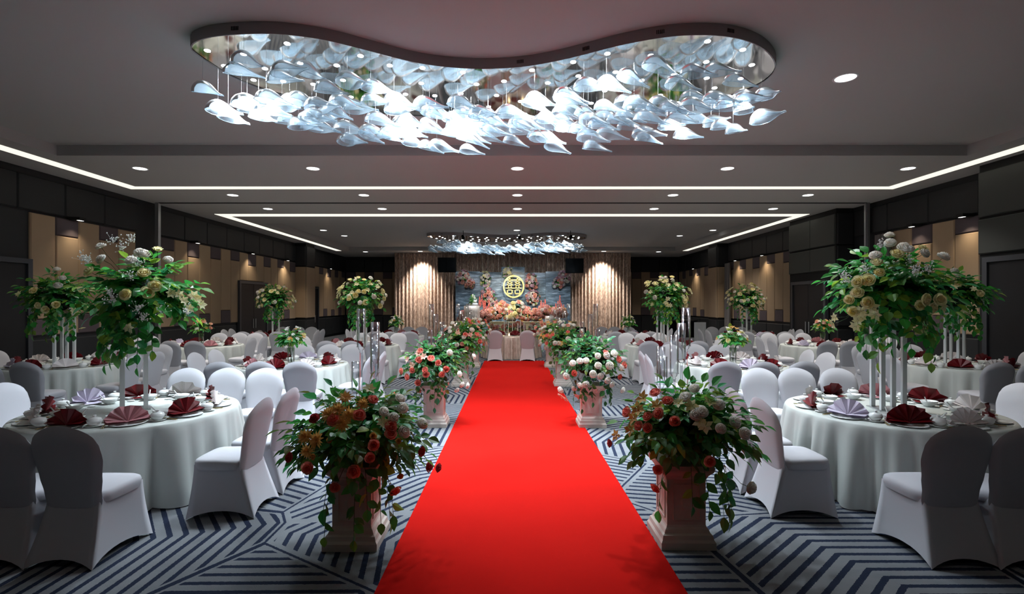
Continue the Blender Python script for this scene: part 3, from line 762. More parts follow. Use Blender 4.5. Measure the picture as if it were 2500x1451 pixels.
def star_mb(n, layers, wid, seed, droop=.1):
    r = random.Random(seed); mb = MB()
    for L_, (ln, up) in enumerate(layers):
        for i in range(n):
            a = 2 * pi * (i + .5 * L_) / n + r.uniform(-.12, .12); k = ln * r.uniform(.88, 1.08); tl = up + r.uniform(-.12, .12)
            d = Vector((cos(a) * cos(tl), sin(a) * cos(tl), sin(tl))); sd = Vector((-sin(a), cos(a), 0)); 
            vs = [d * .05, d * k * .5 + sd * wid * k, d * k + Vector((0, 0, -droop * k)), d * k * .5 - sd * wid * k]
            mb.add(vs, [(0, 1, 2), (0, 2, 3)])
    mb.lathe([(.001, .16), (.09, .12), (.12, .03)], 7)
    return mb
FL = {'rose': [rose_mb(s) for s in (1, 2)], 'peony': [peony_mb(s) for s in (3, 4)], 'mum': [star_mb(16, [(1, .25), (.75, .7)], .13, 5)], 'lily': [star_mb(6, [(1, .55)], .24, 6, .25)]}
_fm = {}
def flower_mesh(kind, m, i):
    k = (kind, m, i % len(FL[kind]))
    if k not in _fm: _fm[k] = FL[kind][k[2]].mesh(kind, M[m], True)
    return _fm[k]
bud_mb = MB().add([(1,0,0),(-1,0,0),(0,1,0),(0,-1,0),(0,0,1),(0,0,-1)], [(0,2,4),(2,1,4),(1,3,4),(3,0,4),(2,0,5),(1,2,5),(3,1,5),(0,3,5)])

def frame_from(x, n):                      # rotation with local X along x and local Z near n
    x = x.normalized(); z = n - x * n.dot(x)
    if z.length < 1e-4: z = x.orthogonal()
    z.normalize(); y = z.cross(x)
    return Matrix((x, y, z)).transposed()

def foliage(t, base, C, rad, nsprig, m, single, seed, size=.08, zmin=-.5, trail=0, core=True, per=6, fill=.3, front=True):
    """leafy sprigs springing from the middle of an arrangement; leaves nearest the camera are single parts"""
    r = random.Random(seed); C = Vector(C); base = Vector(base); rad = Vector(rad)
    leaves = []; stems = MB()
    for s in range(nsprig + trail):
        hang = s >= nsprig
        if hang:
            a = r.uniform(-pi * .95, -pi * .05); d = Vector((cos(a), sin(a), -.35))
            p0 = C + Vector((d.x * rad.x * .25, d.y * rad.y * .35, -rad.z * .2)); p1 = C + Vector((d.x * rad.x * .5, d.y * rad.y * .75, -rad.z * .6)); p2 = C + Vector((d.x * rad.x * .52, d.y * rad.y * .8, -rad.z * r.uniform(.95, 1.5)))
        else:
            z = r.uniform(zmin, 1); a = r.uniform(0, 2 * pi); h = sqrt(max(0, 1 - z * z)); d = Vector((h * cos(a), h * sin(a), z))
            k = r.uniform(.55, 1.02)
            p0 = C + Vector((d.x * rad.x, d.y * rad.y, d.z * rad.z)) * .22
            p2 = C + Vector((d.x * rad.x, d.y * rad.y, d.z * rad.z)) * k - Vector((0, 0, .10 * rad.z * h))
            p1 = (p0 + p2) / 2 + Vector((0, 0, .12 * rad.z))
        P = lambda q: p0 * (1 - q) ** 2 + p1 * 2 * q * (1 - q) + p2 * q * q
        stems.path([P(0), P(.4), P(.7), P(1)], .0022, 3)
        for j in range(per):
            q = fill + (1 - fill) * j / (per - 1); p = P(q); tn = (P(min(1, q + .05)) - P(q - .05)).normalized()
            out = (p - C).normalized(); side = tn.cross(out + Vector((r.uniform(-.3, .3), r.uniform(-.3, .3), .4))).normalized() * (1 if j % 2 else -1)
            x = tn if j == per - 1 else tn * r.uniform(.35, .8) + side * r.uniform(.5, 1) + Vector((0, 0, -.15))
            n = out * .7 + Vector((r.uniform(-.6, .6), r.uniform(-.6, .6), .7))
            leaves.append((p, frame_from(x, n), size * r.uniform(.7, 1.3), r.randrange(3)))
    leaves.sort(key=lambda L_: L_[0].y - .15 * (L_[0].z - C.z))
    ns = min(single, len(leaves))
    for p, Rm, s, k in leaves[:ns]:
        ob('leaf', leaf_me[m][k], t, p - base, Rm.to_euler(), s)
    rest = MB()
    for p, Rm, s, k in leaves[ns:]: rest.put(LEAF[k], Matrix.Translation(p - base) @ Rm.to_4x4() @ Matrix.Scale(s, 4))
    if rest.v: ob('foliage', rest.mesh('foliage', M[m]), t, kind='stuff')
    st = MB(); st.add([Vector(v) - base for v in stems.v], stems.f); ob('stem_bundle', st.mesh('stem_bundle', M['stem']), t, kind='stuff')
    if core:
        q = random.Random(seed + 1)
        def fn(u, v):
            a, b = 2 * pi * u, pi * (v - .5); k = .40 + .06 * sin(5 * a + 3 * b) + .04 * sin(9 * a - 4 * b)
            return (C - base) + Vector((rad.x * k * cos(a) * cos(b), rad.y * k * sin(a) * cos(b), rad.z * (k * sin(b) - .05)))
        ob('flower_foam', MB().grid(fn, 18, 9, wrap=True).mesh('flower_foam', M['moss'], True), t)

def on_front(px, py, C, rad, k=1.0):       # where the line of sight through a photo point meets the bouquet's near surface
    C = Vector(C); o = Vector((0, 0, CAMH)); d = at(px, py, 1.0) - o
    A = Vector((d.x / rad[0], d.y / rad[1], d.z / rad[2])); B = Vector(((o - C).x / rad[0], (o - C).y / rad[1], (o - C).z / rad[2]))
    a, b, c = A.dot(A), 2 * A.dot(B), B.dot(B) - k * k
    D = b * b - 4 * a * c
    s = (-b - sqrt(D)) / (2 * a) if D > 0 else -b / (2 * a)
    return o + d * s

def bloom(t, base, p, C, kind, m, size, i, r, stems=None):
    out = (p - Vector(C)); out.z += .10; out.y -= .12 * out.length + .02; out.normalize()
    out = (out + Vector((r.uniform(-.35, .35), r.uniform(-.35, .1), r.uniform(-.1, .4)))).normalized()
    q = Vector((0, 0, 1)).rotation_difference(out) @ Euler((0, 0, r.uniform(0, 6.28))).to_quaternion()
    nm = {'rose': 'rose', 'peony': 'peony', 'mum': 'chrysanthemum', 'lily': 'lily'}[kind]
    ob(nm, flower_mesh(kind, m, i), t, p - Vector(base), q.to_euler(), size * r.uniform(.88, 1.14))
    if stems is not None: stems.path([p - Vector(base) - out * size * .2, p - Vector(base) - out * size * 1.6, (p + (Vector(C) - p) * .55) - Vector(base)], .0022, 3)
def blooms_px(t, base, C, rad, lst, seed, k=1.0):
    r = random.Random(seed); st = MB()
    for i, (px, py, kind, m, size) in enumerate(lst): bloom(t, base, on_front(px, py, C, rad, k), C, kind, m, size, i, r, st)
    if st.v: ob('flower_stem_bundle', st.mesh('flower_stem_bundle', M['stem']), t, kind='stuff')
def blooms_rand(t, base, C, rad, spec, seed, zmin=-.3, ymax=.5):
    r = random.Random(seed); i = 0; C = Vector(C)
    for kind, m, n, size in spec:
        for _ in range(n):
            while True:
                z = r.uniform(zmin, .98); a = r.uniform(-pi, pi); h = sqrt(1 - z * z); d = Vector((h * cos(a), h * sin(a), z))
                if d.y < ymax: break
            k = r.uniform(.88, 1.06)
            bloom(t, base, C + Vector((d.x * rad[0], d.y * rad[1], d.z * rad[2])) * k, C, kind, m, size, i, r); i += 1
def spray(t, base, p, size, seed, m='breath', n=26, name='baby_breath_spray', up=Vector((0, 0, 1)), bud=.0075):
    r = random.Random(seed); mb = MB(); p = Vector(p) - Vector(base); root = p - up * size * 1.4
    for i in range(n):
        q = p + Vector((r.gauss(0, size * .5), r.gauss(0, size * .5), r.gauss(0, size * .5)))
        mb.put(bud_mb, Matrix.Translation(q) @ Matrix.Scale(bud * r.uniform(.7, 1.3), 4))
        mb.tube(root + (p - root) * .5, q, .0007, n=3, cap=False)
    ob(name, mb.mesh(name, M[m]), t, kind='stuff')

# ------------------------------------------------------------------ pedestals with bouquets along the aisle
def pedestal_mesh():
    mb = MB()
    prof = [(.20, 0), (.20, .052), (.188, .070), (.182, .100), (.168, .112), (.160, .135), (.148, .150), (.143, .165), (.143, .50), (.150, .510), (.158, .530), (.172, .545), (.185, .560), (.192, .575), (.192, .61), (.0001, .61)]
    vs = []
    for h, z in prof: vs += [(-h, -h, z), (h, -h, z), (h, h, z), (-h, h, z)]
    fs = [(i*4+k, i*4+(k+1) % 4, (i+1)*4+(k+1) % 4, (i+1)*4+k) for i in range(len(prof) - 1) for k in range(4)]
    return mb.add(vs, fs).mesh('shaft', M['stone'])
ped_me = pedestal_mesh()
def panel_mould():
    mb = MB()
    for a, b, c, d in ((-.10, .10, .20, .206), (-.10, .10, .458, .464), (-.10, -.094, .206, .458), (.094, .10, .206, .458)): mb.box(a, b, -.149, -.142, c, d)
    mb.lathe([(.001, .0), (.03, .004), (.045, 0)], 12)      # carved rosette
    n = len(mb.v) - 36
    mb.v[n:] = [(x, -.143 - z, .335 + y * 1.6) for x, y, z in mb.v[n:]]
    return mb.mesh('moulding', M['stone'])
mould_me = panel_mould()
def pedestal(x, y, label):
    t = thing('pedestal', label, 'pedestal', (x, y, 0), 0, 'plaster flower pedestals along the aisle')
    ob('shaft', ped_me, t)
    for k in range(4): ob('moulding', mould_me, t, (0, 0, 0), (0, 0, k * pi / 2))
    return t
def zp(ox, oy, s, lst, kind, m, size): return [(ox + s * a, oy + s * b, kind, m, size) for a, b in lst]
pedestal(-1.18, 3.91, 'cream plaster pedestal under the nearest left aisle bouquet')
pedestal(1.29, 3.93, 'cream plaster pedestal under the nearest right aisle bouquet')
pedestal(-1.15, 7.62, 'cream plaster pedestal under the second left aisle bouquet')
pedestal(1.17, 7.60, 'cream plaster pedestal under the second right aisle bouquet')
pedestal(-1.12, 11.3, 'cream plaster pedestal under the third left aisle bouquet')
pedestal(1.12, 11.3, 'cream plaster pedestal under the third right aisle bouquet')
pedestal(-1.10, 14.6, 'cream plaster pedestal under the last left aisle bouquet')
pedestal(1.12, 14.6, 'cream plaster pedestal under the last right aisle bouquet')

def aisle_bouquet(x, y, label, lst, seed, single=290, rnd_spec=None, rad=(.54, .50, .42), zc=.86, nsprig=215, trail=8, size=.088, m='dleaf', k=1.0):
    base = Vector((x, y, .612)); C = Vector((x, y, zc))
    t = thing('aisle_bouquet', label, 'bouquet', base, 0, 'bouquets on the aisle pedestals')
    foliage(t, base, C, rad, nsprig, m, single, seed, size=size, zmin=-.48, trail=trail)
    if lst: blooms_px(t, base, C, (rad[0] * .98, rad[1] * .98, rad[2] * .98), lst, seed + 3, k)
    if rnd_spec: blooms_rand(t, base, C, rad, rnd_spec, seed + 5)
    return t
s5 = .503; s6 = .5168
L1 = zp(660, 650, s5, [(497,652),(432,727),(309,752),(585,818),(583,782),(504,868),(480,930),(408,997),(315,1072),(604,1087),(184,978)], 'rose', 'coral', .043) \
   + zp(660, 650, s5, [(218,743),(97,930),(730,900),(810,978),(765,972)], 'rose', 'rosered', .038) \
   + zp(660, 650, s5, [(629,645),(597,737),(551,708),(648,805),(736,765),(640,690)], 'peony', 'white', .043) \
   + zp(660, 650, s5, [(365,640),(283,720),(380,725),(450,670),(170,830),(225,845),(180,900),(345,770),(330,700)], 'mum', 'amber', .065) \
   + zp(660, 650, s5, [(500,825),(620,850),(630,1018),(290,845),(210,925)], 'rose', 'amber', .022) \
   + zp(660, 650, s5, [(480,600),(545,760)], 'lily', 'yellow', .06)
aisle_bouquet(-1.16, 3.88, 'nearest left aisle bouquet of coral roses and amber chrysanthemums', L1, 21, zc=.80, rad=(.58, .46, .43))
R1 = zp(1300, 650, s6, [(582,603),(638,640),(450,692),(545,713),(597,698),(505,757),(545,765),(670,733),(834,922),(595,962),(584,1045)], 'rose', 'coral', .042) \
   + zp(1300, 650, s6, [(370,838)], 'rose', 'rosered', .04) \
   + zp(1300, 650, s6, [(765,580),(723,620),(769,705),(798,690),(880,655),(955,737),(890,770),(1030,1047),(1000,790)], 'peony', 'white', .045) \
   + zp(1300, 650, s6, [(525,625),(500,680),(465,775),(590,660),(480,720),(400,800)], 'lily', 'amber', .07) \
   + zp(1300, 650, s6, [(840,645),(790,740),(690,650),(750,660),(815,760)], 'lily', 'yellow', .065)
aisle_bouquet(1.36, 3.95, 'nearest right aisle bouquet of coral roses and cream blooms', R1, 22, zc=.83, rad=(.57, .46, .42))
L2 = zp(660, 650, s5, [(729,412),(722,455),(780,450),(813,470),(753,505),(756,527),(853,500),(830,525),(717,566),(722,600),(668,538),(640,510),(690,505),(612,620)], 'rose', 'coral', .050) \
   + zp(660, 650, s5, [(918,525),(928,575),(955,580),(985,440),(905,600),(870,420)], 'peony', 'white', .05) + zp(660, 650, s5, [(670,455),(690,480),(720,425),(745,440)], 'lily', 'peach', .07)
aisle_bouquet(-1.16, 7.6, 'second left aisle bouquet of coral roses over bright green leaves', L2, 23, zc=.93, rad=(.53, .46, .42), m='mleaf', single=200, nsprig=120, trail=10, size=.085)
R2 = zp(1300, 650, s6, [(252,447),(308,425),(350,422),(385,413),(225,450),(309,470),(365,470),(320,520),(285,510),(355,540),(375,560),(253,560),(310,585),(327,612),(425,585),(197,578),(227,565),(135,585),(420,480),(160,520),(190,460)], 'peony', 'white', .055) \
   + zp(1300, 650, s6, [(405,442),(430,468),(410,522),(345,410),(200,505)], 'rose', 'coral', .05) + zp(1300, 650, s6, [(160,625),(140,610),(215,610)], 'lily', 'peach', .09)
aisle_bouquet(1.18, 7.6, 'second right aisle bouquet of round white blooms', R2, 24, zc=.94, rad=(.55, .46, .43), m='mleaf', single=200, nsprig=120, trail=10, size=.085)
mix3 = [('rose', 'coral', 12, .055), ('peony', 'white', 12, .055), ('lily', 'peach', 8, .08), ('rose', 'peach', 8, .05)]
aisle_bouquet(-1.10, 11.3, 'third left aisle bouquet of mixed coral and white blooms', None, 25, 0, mix3, zc=.98, rad=(.5, .45, .45), nsprig=80, trail=8, size=.09)
aisle_bouquet(1.10, 11.3, 'third right aisle bouquet of mixed peach and white blooms', None, 26, 0, [('peony', 'white', 20, .055), ('rose', 'peach', 10, .05), ('lily', 'amber', 8, .08), ('rose', 'coral', 5, .05)], zc=.98, rad=(.52, .45, .45), nsprig=80, trail=8, size=.09)
aisle_bouquet(-1.08, 14.6, 'last left aisle bouquet beside the head table', None, 27, 0, mix3, zc=.98, rad=(.48, .45, .42), nsprig=70, trail=6, size=.09)
aisle_bouquet(1.12, 14.6, 'last right aisle bouquet beside the head table', None, 28, 0, [('rose', 'peach', 12, .055), ('peony', 'white', 12, .055), ('lily', 'amber', 10, .08)], zc=.98, rad=(.5, .45, .42), nsprig=70, trail=6, size=.09)

# ------------------------------------------------------------------ tall flower towers
post_me = MB().box(-.019, .019, -.019, .019, 0, 1).mesh('post', M['white_post'])
top_me = MB().box(-.125, .125, -.125, .125, -.012, .012).mesh('top_plate', M['white_post'])
base_me = MB().box(-.135, .135, -.135, .135, 0, .008).mesh('base_plate', M['alu'])
tbowl_me = MB().lathe([(.001, .01), (.06, .012), (.13, .17), (.134, .17), (.064, 0), (.001, 0)], 20).mesh('glass_bowl', M['glass'], True)
def tower(x, y, tname, C, rad, lst, seed, rz=0.0, single=0, nsprig=110, spec=None, sprays=(), size=.10, m='leaf', stand_h=.86):
    base = Vector((x, y, TZ + .001))
    t = thing('flower_stand', 'tall white four-post flower stand on the %s' % tname, 'flower stand', base, rz, 'white flower stands')
    ob('base_plate', base_me, t)
    for sx in (-1, 1):
        for sy in (-1, 1): ob('post', post_me, t, (sx * .095, sy * .095, .008), None, (1, 1, stand_h))
    ob('top_plate', top_me, t, (0, 0, stand_h + .020)); ob('glass_bowl', tbowl_me, t, (0, 0, stand_h + .033))
    b2 = Vector((x, y, TZ + stand_h + .05))
    q = thing('tall_bouquet', 'large leafy bouquet with cream roses on the tall stand, %s' % tname, 'bouquet', b2, 0, 'bouquets on the tall stands')
    foliage(q, b2, C, rad, nsprig, m, single, seed, size=size, zmin=-.55, trail=18, per=7)
    if lst: blooms_px(q, b2, C, rad, lst, seed + 3, .99)
    if spec: blooms_rand(q, b2, C, rad, spec, seed + 5, zmin=-.5)
    for i, p in enumerate(sprays): spray(q, b2, on_front(p[0], p[1], C, rad, 1.02), .055, seed * 50 + i)
s3 = .3928; s7 = .386
TL = zp(0, 330, s3, [(628,695),(632,773),(893,738),(1045,776),(815,780),(870,735)], 'peony', 'white', .053) + zp(0, 330, s3, [(787,993),(918,978),(895,862),(965,940),(980,715),(560,850)], 'rose', 'yellow', .055) \
   + zp(0, 330, s3, [(1060,985),(1110,990),(1200,1000),(1225,1020),(1245,1055),(1140,1030),(800,1195),(795,1230),(1175,1080)], 'lily', 'yellow', .07)
tower(-3.8, 5.15, 'nearest left table', (-3.72, 5.15, 1.88), (.60, .48, .47), TL, 41, R(36), 290, 130,
      sprays=[(0 + s3*a, 330 + s3*b) for a, b in [(705,645),(760,690),(812,640),(515,755),(545,775),(850,790),(690,985),(700,1020),(855,1070),(890,1125),(810,870),(1160,1090),(1000,1080)]])
TRr = zp(1720, 540, s7, [(1170,92),(1175,140),(1260,165),(1290,180),(1080,220),(1390,205),(1510,228)], 'peony', 'white', .053) \
   + zp(1720, 540, s7, [(1090,265),(1105,330),(1040,375),(975,385),(967,455),(918,497),(940,570),(1035,515),(1355,535),(1390,495),(1435,548),(1480,500),(1358,685),(1215,215),(1375,180)], 'rose', 'yellow', .056) \
   + zp(1720, 540, s7, [(985,570),(1060,545),(970,630),(960,660),(830,610),(820,650),(1080,590),(1000,600),(1500,545)], 'lily', 'yellow', .075)
tower(3.78, 5.15, 'nearest right table', (3.79, 5.15, 1.95), (.66, .5, .48), TRr, 42, R(-10), 290, 140,
      sprays=[(1720 + s7*a, 540 + s7*b) for a, b in [(880,345),(910,360),(1010,290),(1110,145),(1330,300),(1350,320),(1300,240),(1420,300)]])
tower(-7.78, 8.9, 'nearest left wall table', (-7.9, 8.9, 1.92), (.70, .5, .46), zp(0, 330, s3, [(355,835),(390,890),(360,935)], 'peony', 'white', .06) + zp(0, 330, s3, [(210,970),(350,1055),(285,1085),(240,1060),(500,960)], 'rose', 'yellow', .06) + zp(0, 330, s3, [(185,1140),(200,1150),(455,1090),(480,1110),(430,1190),(510,1195),(440,1215),(120,990)], 'lily', 'yellow', .075), 43, R(10), 0, 120)
tower(7.78, 9.0, 'nearest right wall table', (7.75, 9.0, 1.98), (.66, .5, .48), zp(1720, 540, s7, [(1580,315),(1600,340)], 'peony', 'white', .06) + zp(1720, 540, s7, [(1740,460),(1600,400),(1560,350)], 'rose', 'yellow', .06) + zp(1720, 540, s7, [(1640,560),(1660,580),(1580,420),(1540,345),(1700,430)], 'lily', 'yellow', .075), 44, R(25), 0, 120)
farspec = [('rose', 'yellow', 16, .07), ('peony', 'white', 11, .06), ('lily', 'yellow', 24, .085)]
tower(-3.85, 13.1, 'third left aisle table', (-3.85, 13.1, 1.98), (.62, .5, .50), None, 45, 0, 0, 100, farspec)
tower(3.85, 13.1, 'third right aisle table', (3.93, 13.1, 1.98), (.60, .5, .50), None, 46, R(15), 0, 100, farspec)
tower(-7.8, 16.9, 'last left wall table', (-7.8, 16.9, 1.93), (.62, .5, .50), None, 47, R(30), 0, 90, farspec)
tower(7.75, 16.9, 'last right wall table', (7.72, 16.9, 1.95), (.60, .5, .50), None, 48, R(20), 0, 90, farspec)

# ------------------------------------------------------------------ glass vases with posies
vase_me = MB().lathe([(.001, .012), (.045, .012), (.05, .03), (.058, .30), (.062, .30), (.056, .02), (.056, 0), (.001, 0)], 20).mesh('vase', M['glass'], True)
def posy(x, y, tname, seed, spec, cols, m='leaf'):
    b = Vector((x, y, TZ + .001))
    ob('glass_vase', vase_me, None, b, label='clear glass vase of stems on the %s' % tname, cat='vase', group='glass table vases')
    C = b + Vector((0, 0, .42)); b2 = b + Vector((0, 0, .02))
    t = thing('table_posy', 'loose posy of %s blooms in the glass vase, %s' % (cols, tname), 'posy', b2, 0, 'posies in the table vases')
    foliage(t, b2, C, (.25, .24, .24), 46, m, 0, seed, size=.085, zmin=-.25, trail=0, core=False, per=5)
    r = random.Random(seed); st = MB()
    for i in range(9):
        a = r.uniform(0, 6.28); st.path([(.03 * cos(a), .03 * sin(a), .0), (-.035 * cos(a), -.035 * sin(a), .26), (-.10 * cos(a), -.10 * sin(a), .42)], .003, 4)
    ob('stem_bundle', st.mesh('stem_bundle', M['stem']), t, kind='stuff')
    blooms_rand(t, b2, C, (.23, .22, .24), spec, seed + 1, zmin=0.0, ymax=.8)
for side in (-1, 1):
    sn = 'left' if side < 0 else 'right'
    posy(side * 3.82, 8.85, 'second %s aisle table' % sn, 60 + side, [('lily', 'amber', 6, .06), ('lily', 'white', 9, .05), ('rose', 'yellow', 3, .045)], 'amber and white', 'leaf' if side < 0 else 'dleaf')
    posy(side * 3.85, 17.0, 'last %s aisle table' % sn, 64 + side, [('lily', 'white', 16, .06), ('lily', 'yellow', 8, .06), ('lily', 'amber', 4, .06)], 'white and yellow')
    posy(side * 7.95, 13.1, 'middle %s wall table' % sn, 68 + side, [('lily', 'amber', 9, .06), ('lily', 'white', 10, .055), ('rose', 'peach', 5, .05)], 'orange and white', 'dleaf')

# ------------------------------------------------------------------ acrylic candle stands
cs_base = MB().lathe([(.001, .014), (.075, .014), (.08, .010), (.08, 0), (.001, 0)], 20).mesh('base', M['acrylic'], True)
cs_rod = MB().tube((0, 0, 0), (0, 0, 1), .016, n=10).mesh('rod', M['acrylic'], True)
cs_cup = MB().lathe([(.017, 0), (.020, .012), (.012, .022), (.028, .034), (.036, .052), (.036, .058), (.050, .062), (.050, .068), (.001, .068)], 18).mesh('cup', M['acrylic'], True)
cs_tube = MB().lathe([(.043, 0), (.043, .40), (.046, .40), (.046, 0)], 20).mesh('glass_tube', M['glass'], True)
def candle(x, y, zc, label):
    t = thing('candle_stand', label, 'candle stand', (x, y, .001), 0, 'clear acrylic candle stands')
    ob('base', cs_base, t); ob('rod', cs_rod, t, (0, 0, .014), None, (1, 1, zc - .014)); ob('cup', cs_cup, t, (0, 0, zc)); ob('glass_tube', cs_tube, t, (0, 0, zc + .066))
HN = ['tallest', 'second tallest', 'middle', 'second shortest', 'shortest']
def cluster(lst, nm):
    for k, (x, y, z) in enumerate(sorted(lst, key=lambda a: -a[2])): candle(x, y, z, '%s clear candle stand of the %s' % (HN[k], nm))
cluster([(-1.59, 5.4, 1.28), (-1.443, 5.4, 1.14), (-1.40, 5.22, 1.03), (-1.53, 5.7, .88), (-1.71, 5.6, .70)], 'nearest left aisle cluster')
cluster([(1.836, 5.4, 1.29), (1.86, 5.62, 1.12), (1.71, 5.4, 1.00), (1.57, 5.4, .88), (1.70, 5.75, .74)], 'nearest right aisle cluster')
for yy, nm in ((9.3, 'second'), (12.7, 'third'), (15.6, 'last')):
    dx = {'second': 0, 'third': .12, 'last': .1}[nm]
    cluster([(-1.46 + dx, yy, 1.33), (-1.36 + dx, yy - .15, 1.15), (-1.30 + dx, yy + .2, 1.0), (-1.54 + dx, yy + .25, .85), (-1.2 + dx, yy + .05, .78)], '%s left aisle cluster' % nm)
    cluster([(1.52 - dx, yy, 1.33), (1.40 - dx, yy - .15, 1.15), (1.30 - dx, yy + .2, 1.0), (1.60 - dx, yy + .25, .85), (1.22 - dx, yy + .05, .78)], '%s right aisle cluster' % nm)
# ------------------------------------------------------------------ head table
HX, HY = -.02, 17.45
ob('head_table', cloth_mesh(5, M['champagne'], (14, 23)), None, (HX, HY, 0), label='round head table under a shimmering champagne cloth before the stage', cat='table')
chair(-.55, 16.28, R(4), 'white covered chair at the head table, left of the pair with backs to camera', 'head table chairs')
chair(.50, 16.28, R(-4), 'white covered chair at the head table, right of the pair with backs to camera', 'head table chairs')
chair(-1.47, 17.8, R(-100), 'white covered chair at the left side of the head table', 'head table chairs')
chair(1.43, 17.8, R(100), 'white covered chair at the right side of the head table', 'head table chairs')
for k, (px, nm) in enumerate(((1196, 'far left'), (1221, 'left of centre'), (1258, 'right of centre'), (1303, 'far right'))):
    x = (px - CX) / F * 16.9
    ob('dinner_plate', plate_me, None, (x, 16.86 + .3 * (k in (0, 3)), TZ + .001), label='white plate under a red napkin on the head table, %s' % nm, cat='plate', group='head table plates')
    ob('napkin', NAP['nap_red'][k % 2 if k in (0, 3) else 3], None, (x, 16.86 + .3 * (k in (0, 3)), TZ + .0155), (0, 0, 0), 1.1, 'red folded napkin on the head table, %s' % nm, 'napkin', 'head table napkins')
taper_me = MB().lathe([(.012, 0), (.012, .30), (.004, .32), (.0005, .335)], 8).mesh('wax', M['candle'], True)
tap_base = MB().lathe([(.001, 0), (.045, 0), (.045, .008), (.012, .016), (.016, .05), (.013, .05), (.001, .02)], 10).mesh('holder', M['gold'], True)
for k, px in enumerate((1231, 1241, 1251, 1264, 1271, 1279)):
    x = (px - CX) / F * 17.5; y = 17.45 + .12 * (-1) ** k
    t = thing('taper_candle', 'white taper candle in a gold holder on the head table, number %s from the left' % ('one', 'two', 'three', 'four', 'five', 'six')[k], 'candle', (x, y, TZ + .001), 0, 'head table taper candles')
    ob('holder', tap_base, t); ob('wax', taper_me, t, (0, 0, .03), None, (1, 1, 1.2 if k % 2 else 1.5))
glow_me = MB().lathe([(.03, 0), (.034, .01), (.034, .09), (.030, .09)], 12).mesh('glass', M['glass'], True); fl_me = MB().lathe([(.001, 0), (.025, 0), (.025, .05), (.001, .055)], 10).mesh('lit_wax', M['flame'], True)
for k, px in enumerate((1229, 1243, 1262, 1276)):
    t = thing('tea_light', 'glowing tea light in a glass on the head table, %s' % ('far left', 'left', 'right', 'far right')[k], 'candle', ((px - CX) / F * 17.1, 17.1, TZ + .001), 0, 'head table tea lights')
    ob('glass', glow_me, t); ob('lit_wax', fl_me, t, (0, 0, .003))

def cluster_of_flowers(name, label, px, py, rpx, Y, spec, seed, n=1.0, rzk=1.0, depth=None, fol='dleaf', group=None, nfol=30):
    """small far arrangement: blossoms far too small to pick apart, joined by colour"""
    C = at(px, py, Y); rad = rpx / F * Y; ry = depth or rad * .6; r = random.Random(seed)
    base = C + Vector((0, 0, -rad * rzk))
    t = thing(name, label, 'flowers', base, 0, group)
    for kind, m, cnt, size in spec:
        mb = MB()
        for i in range(int(cnt * n)):
            z = r.uniform(-.9, 1); a = r.uniform(-pi, pi); h = sqrt(1 - z * z); d = Vector((h * cos(a), h * sin(a), z)); k = r.uniform(.7, 1.05)
            p = Vector((d.x * rad, d.y * ry, d.z * rad * rzk)) * k + Vector((0, 0, rad * rzk))
            q = Vector((0, 0, 1)).rotation_difference((d + Vector((0, -.7, .2))).normalized()) @ Euler((0, 0, r.uniform(0, 6))).to_quaternion()
            src = FL[kind][i % len(FL[kind])]
            mb.put(src, Matrix.Translation(p) @ q.to_matrix().to_4x4() @ Matrix.Scale(size * r.uniform(.8, 1.25), 4))
        ob('blossom_mass', mb.mesh('blossom_mass', M[m], True), t, kind='stuff')
    if nfol: foliage(t, base, C, (rad, ry, rad * rzk), nfol, fol, 0, seed + 2, size=.11, zmin=-.7, core=True, per=4)
    return t
# flowers on the head table
pk = [('rose', 'peach', 14, .07), ('peony', 'white', 8, .07), ('lily', 'mauve', 12, .10)]
for k, (px, py, rp) in enumerate(((1207, 802, 13), (1240, 800, 15), (1268, 800, 15), (1305, 801, 13))):
    cluster_of_flowers('table_flowers', 'low pink and cream flowers along the back of the head table, %s' % ('far left', 'left', 'right', 'far right')[k], px, py, rp, 17.85, pk, 200 + k, rzk=.75, group='head table flowers', nfol=16)

# ------------------------------------------------------------------ stage
YC = 28.2
def curtain(name, x0, x1, label, folds, depth, y, m, zt=ZC - .02, seed=1):
    w = x1 - x0
    ob(name, drape_mesh(w, zt, folds, depth, M[m], nv=3, seed=seed), None, ((x0 + x1) / 2, y, .01), label=label, cat='curtain')
curtain('stage_curtain', -6.45, -3.15, 'bronze sequin curtain left of the stage backdrop', 17, .07, YC - .12, 'sequin', seed=4)
curtain('stage_curtain', 3.25, 6.5, 'bronze sequin curtain right of the stage backdrop', 17, .07, YC - .12, 'sequin', seed=5)
curtain('stage_curtain', -3.25, 3.35, 'bronze sequin curtain hanging behind the stage boards', 34, .05, YC + .15, 'sequin', seed=6)
t = thing('stage', 'low dark stage platform under the floral backdrop', 'stage', (0, 25.4, 0))
ob('deck', MB().box(-3.4, 3.5, -2.2, 2.5, .40, .45).mesh('deck', M['stage']), t)
ob('fascia', MB().box(-3.35, 3.45, -2.16, 2.46, 0, .40).mesh('fascia', M['stagebox']), t)
ST = .451
boards = [(1112, 1172, 663), (1172, 1228, 665), (1224, 1281, 652), (1281, 1300, 666), (1300, 1332, 666), (1332, 1393, 663)]
bn = ['leftmost', 'second from the left', 'tallest, behind the gold emblem', 'narrow, right of the gold emblem', 'second from the right', 'rightmost']
for k, (a, b, tp) in enumerate(boards):
    Y = 26.6 - (.12 if k in (2,) else .06 if k in (0, 5, 4) else 0); pa, pb = at(a, tp, Y), at(b, tp, Y); h = pa.z - ST; w = pb.x - pa.x
    ob('backdrop_board', MB().box(-w/2 + .004, w/2 - .004, -.03, .03, 0, h).mesh('backdrop_board', M['board']), None, ((pa.x + pb.x) / 2, Y, ST), label='blue brush-painted backdrop board, %s' % bn[k], cat='board', group='stage backdrop boards')
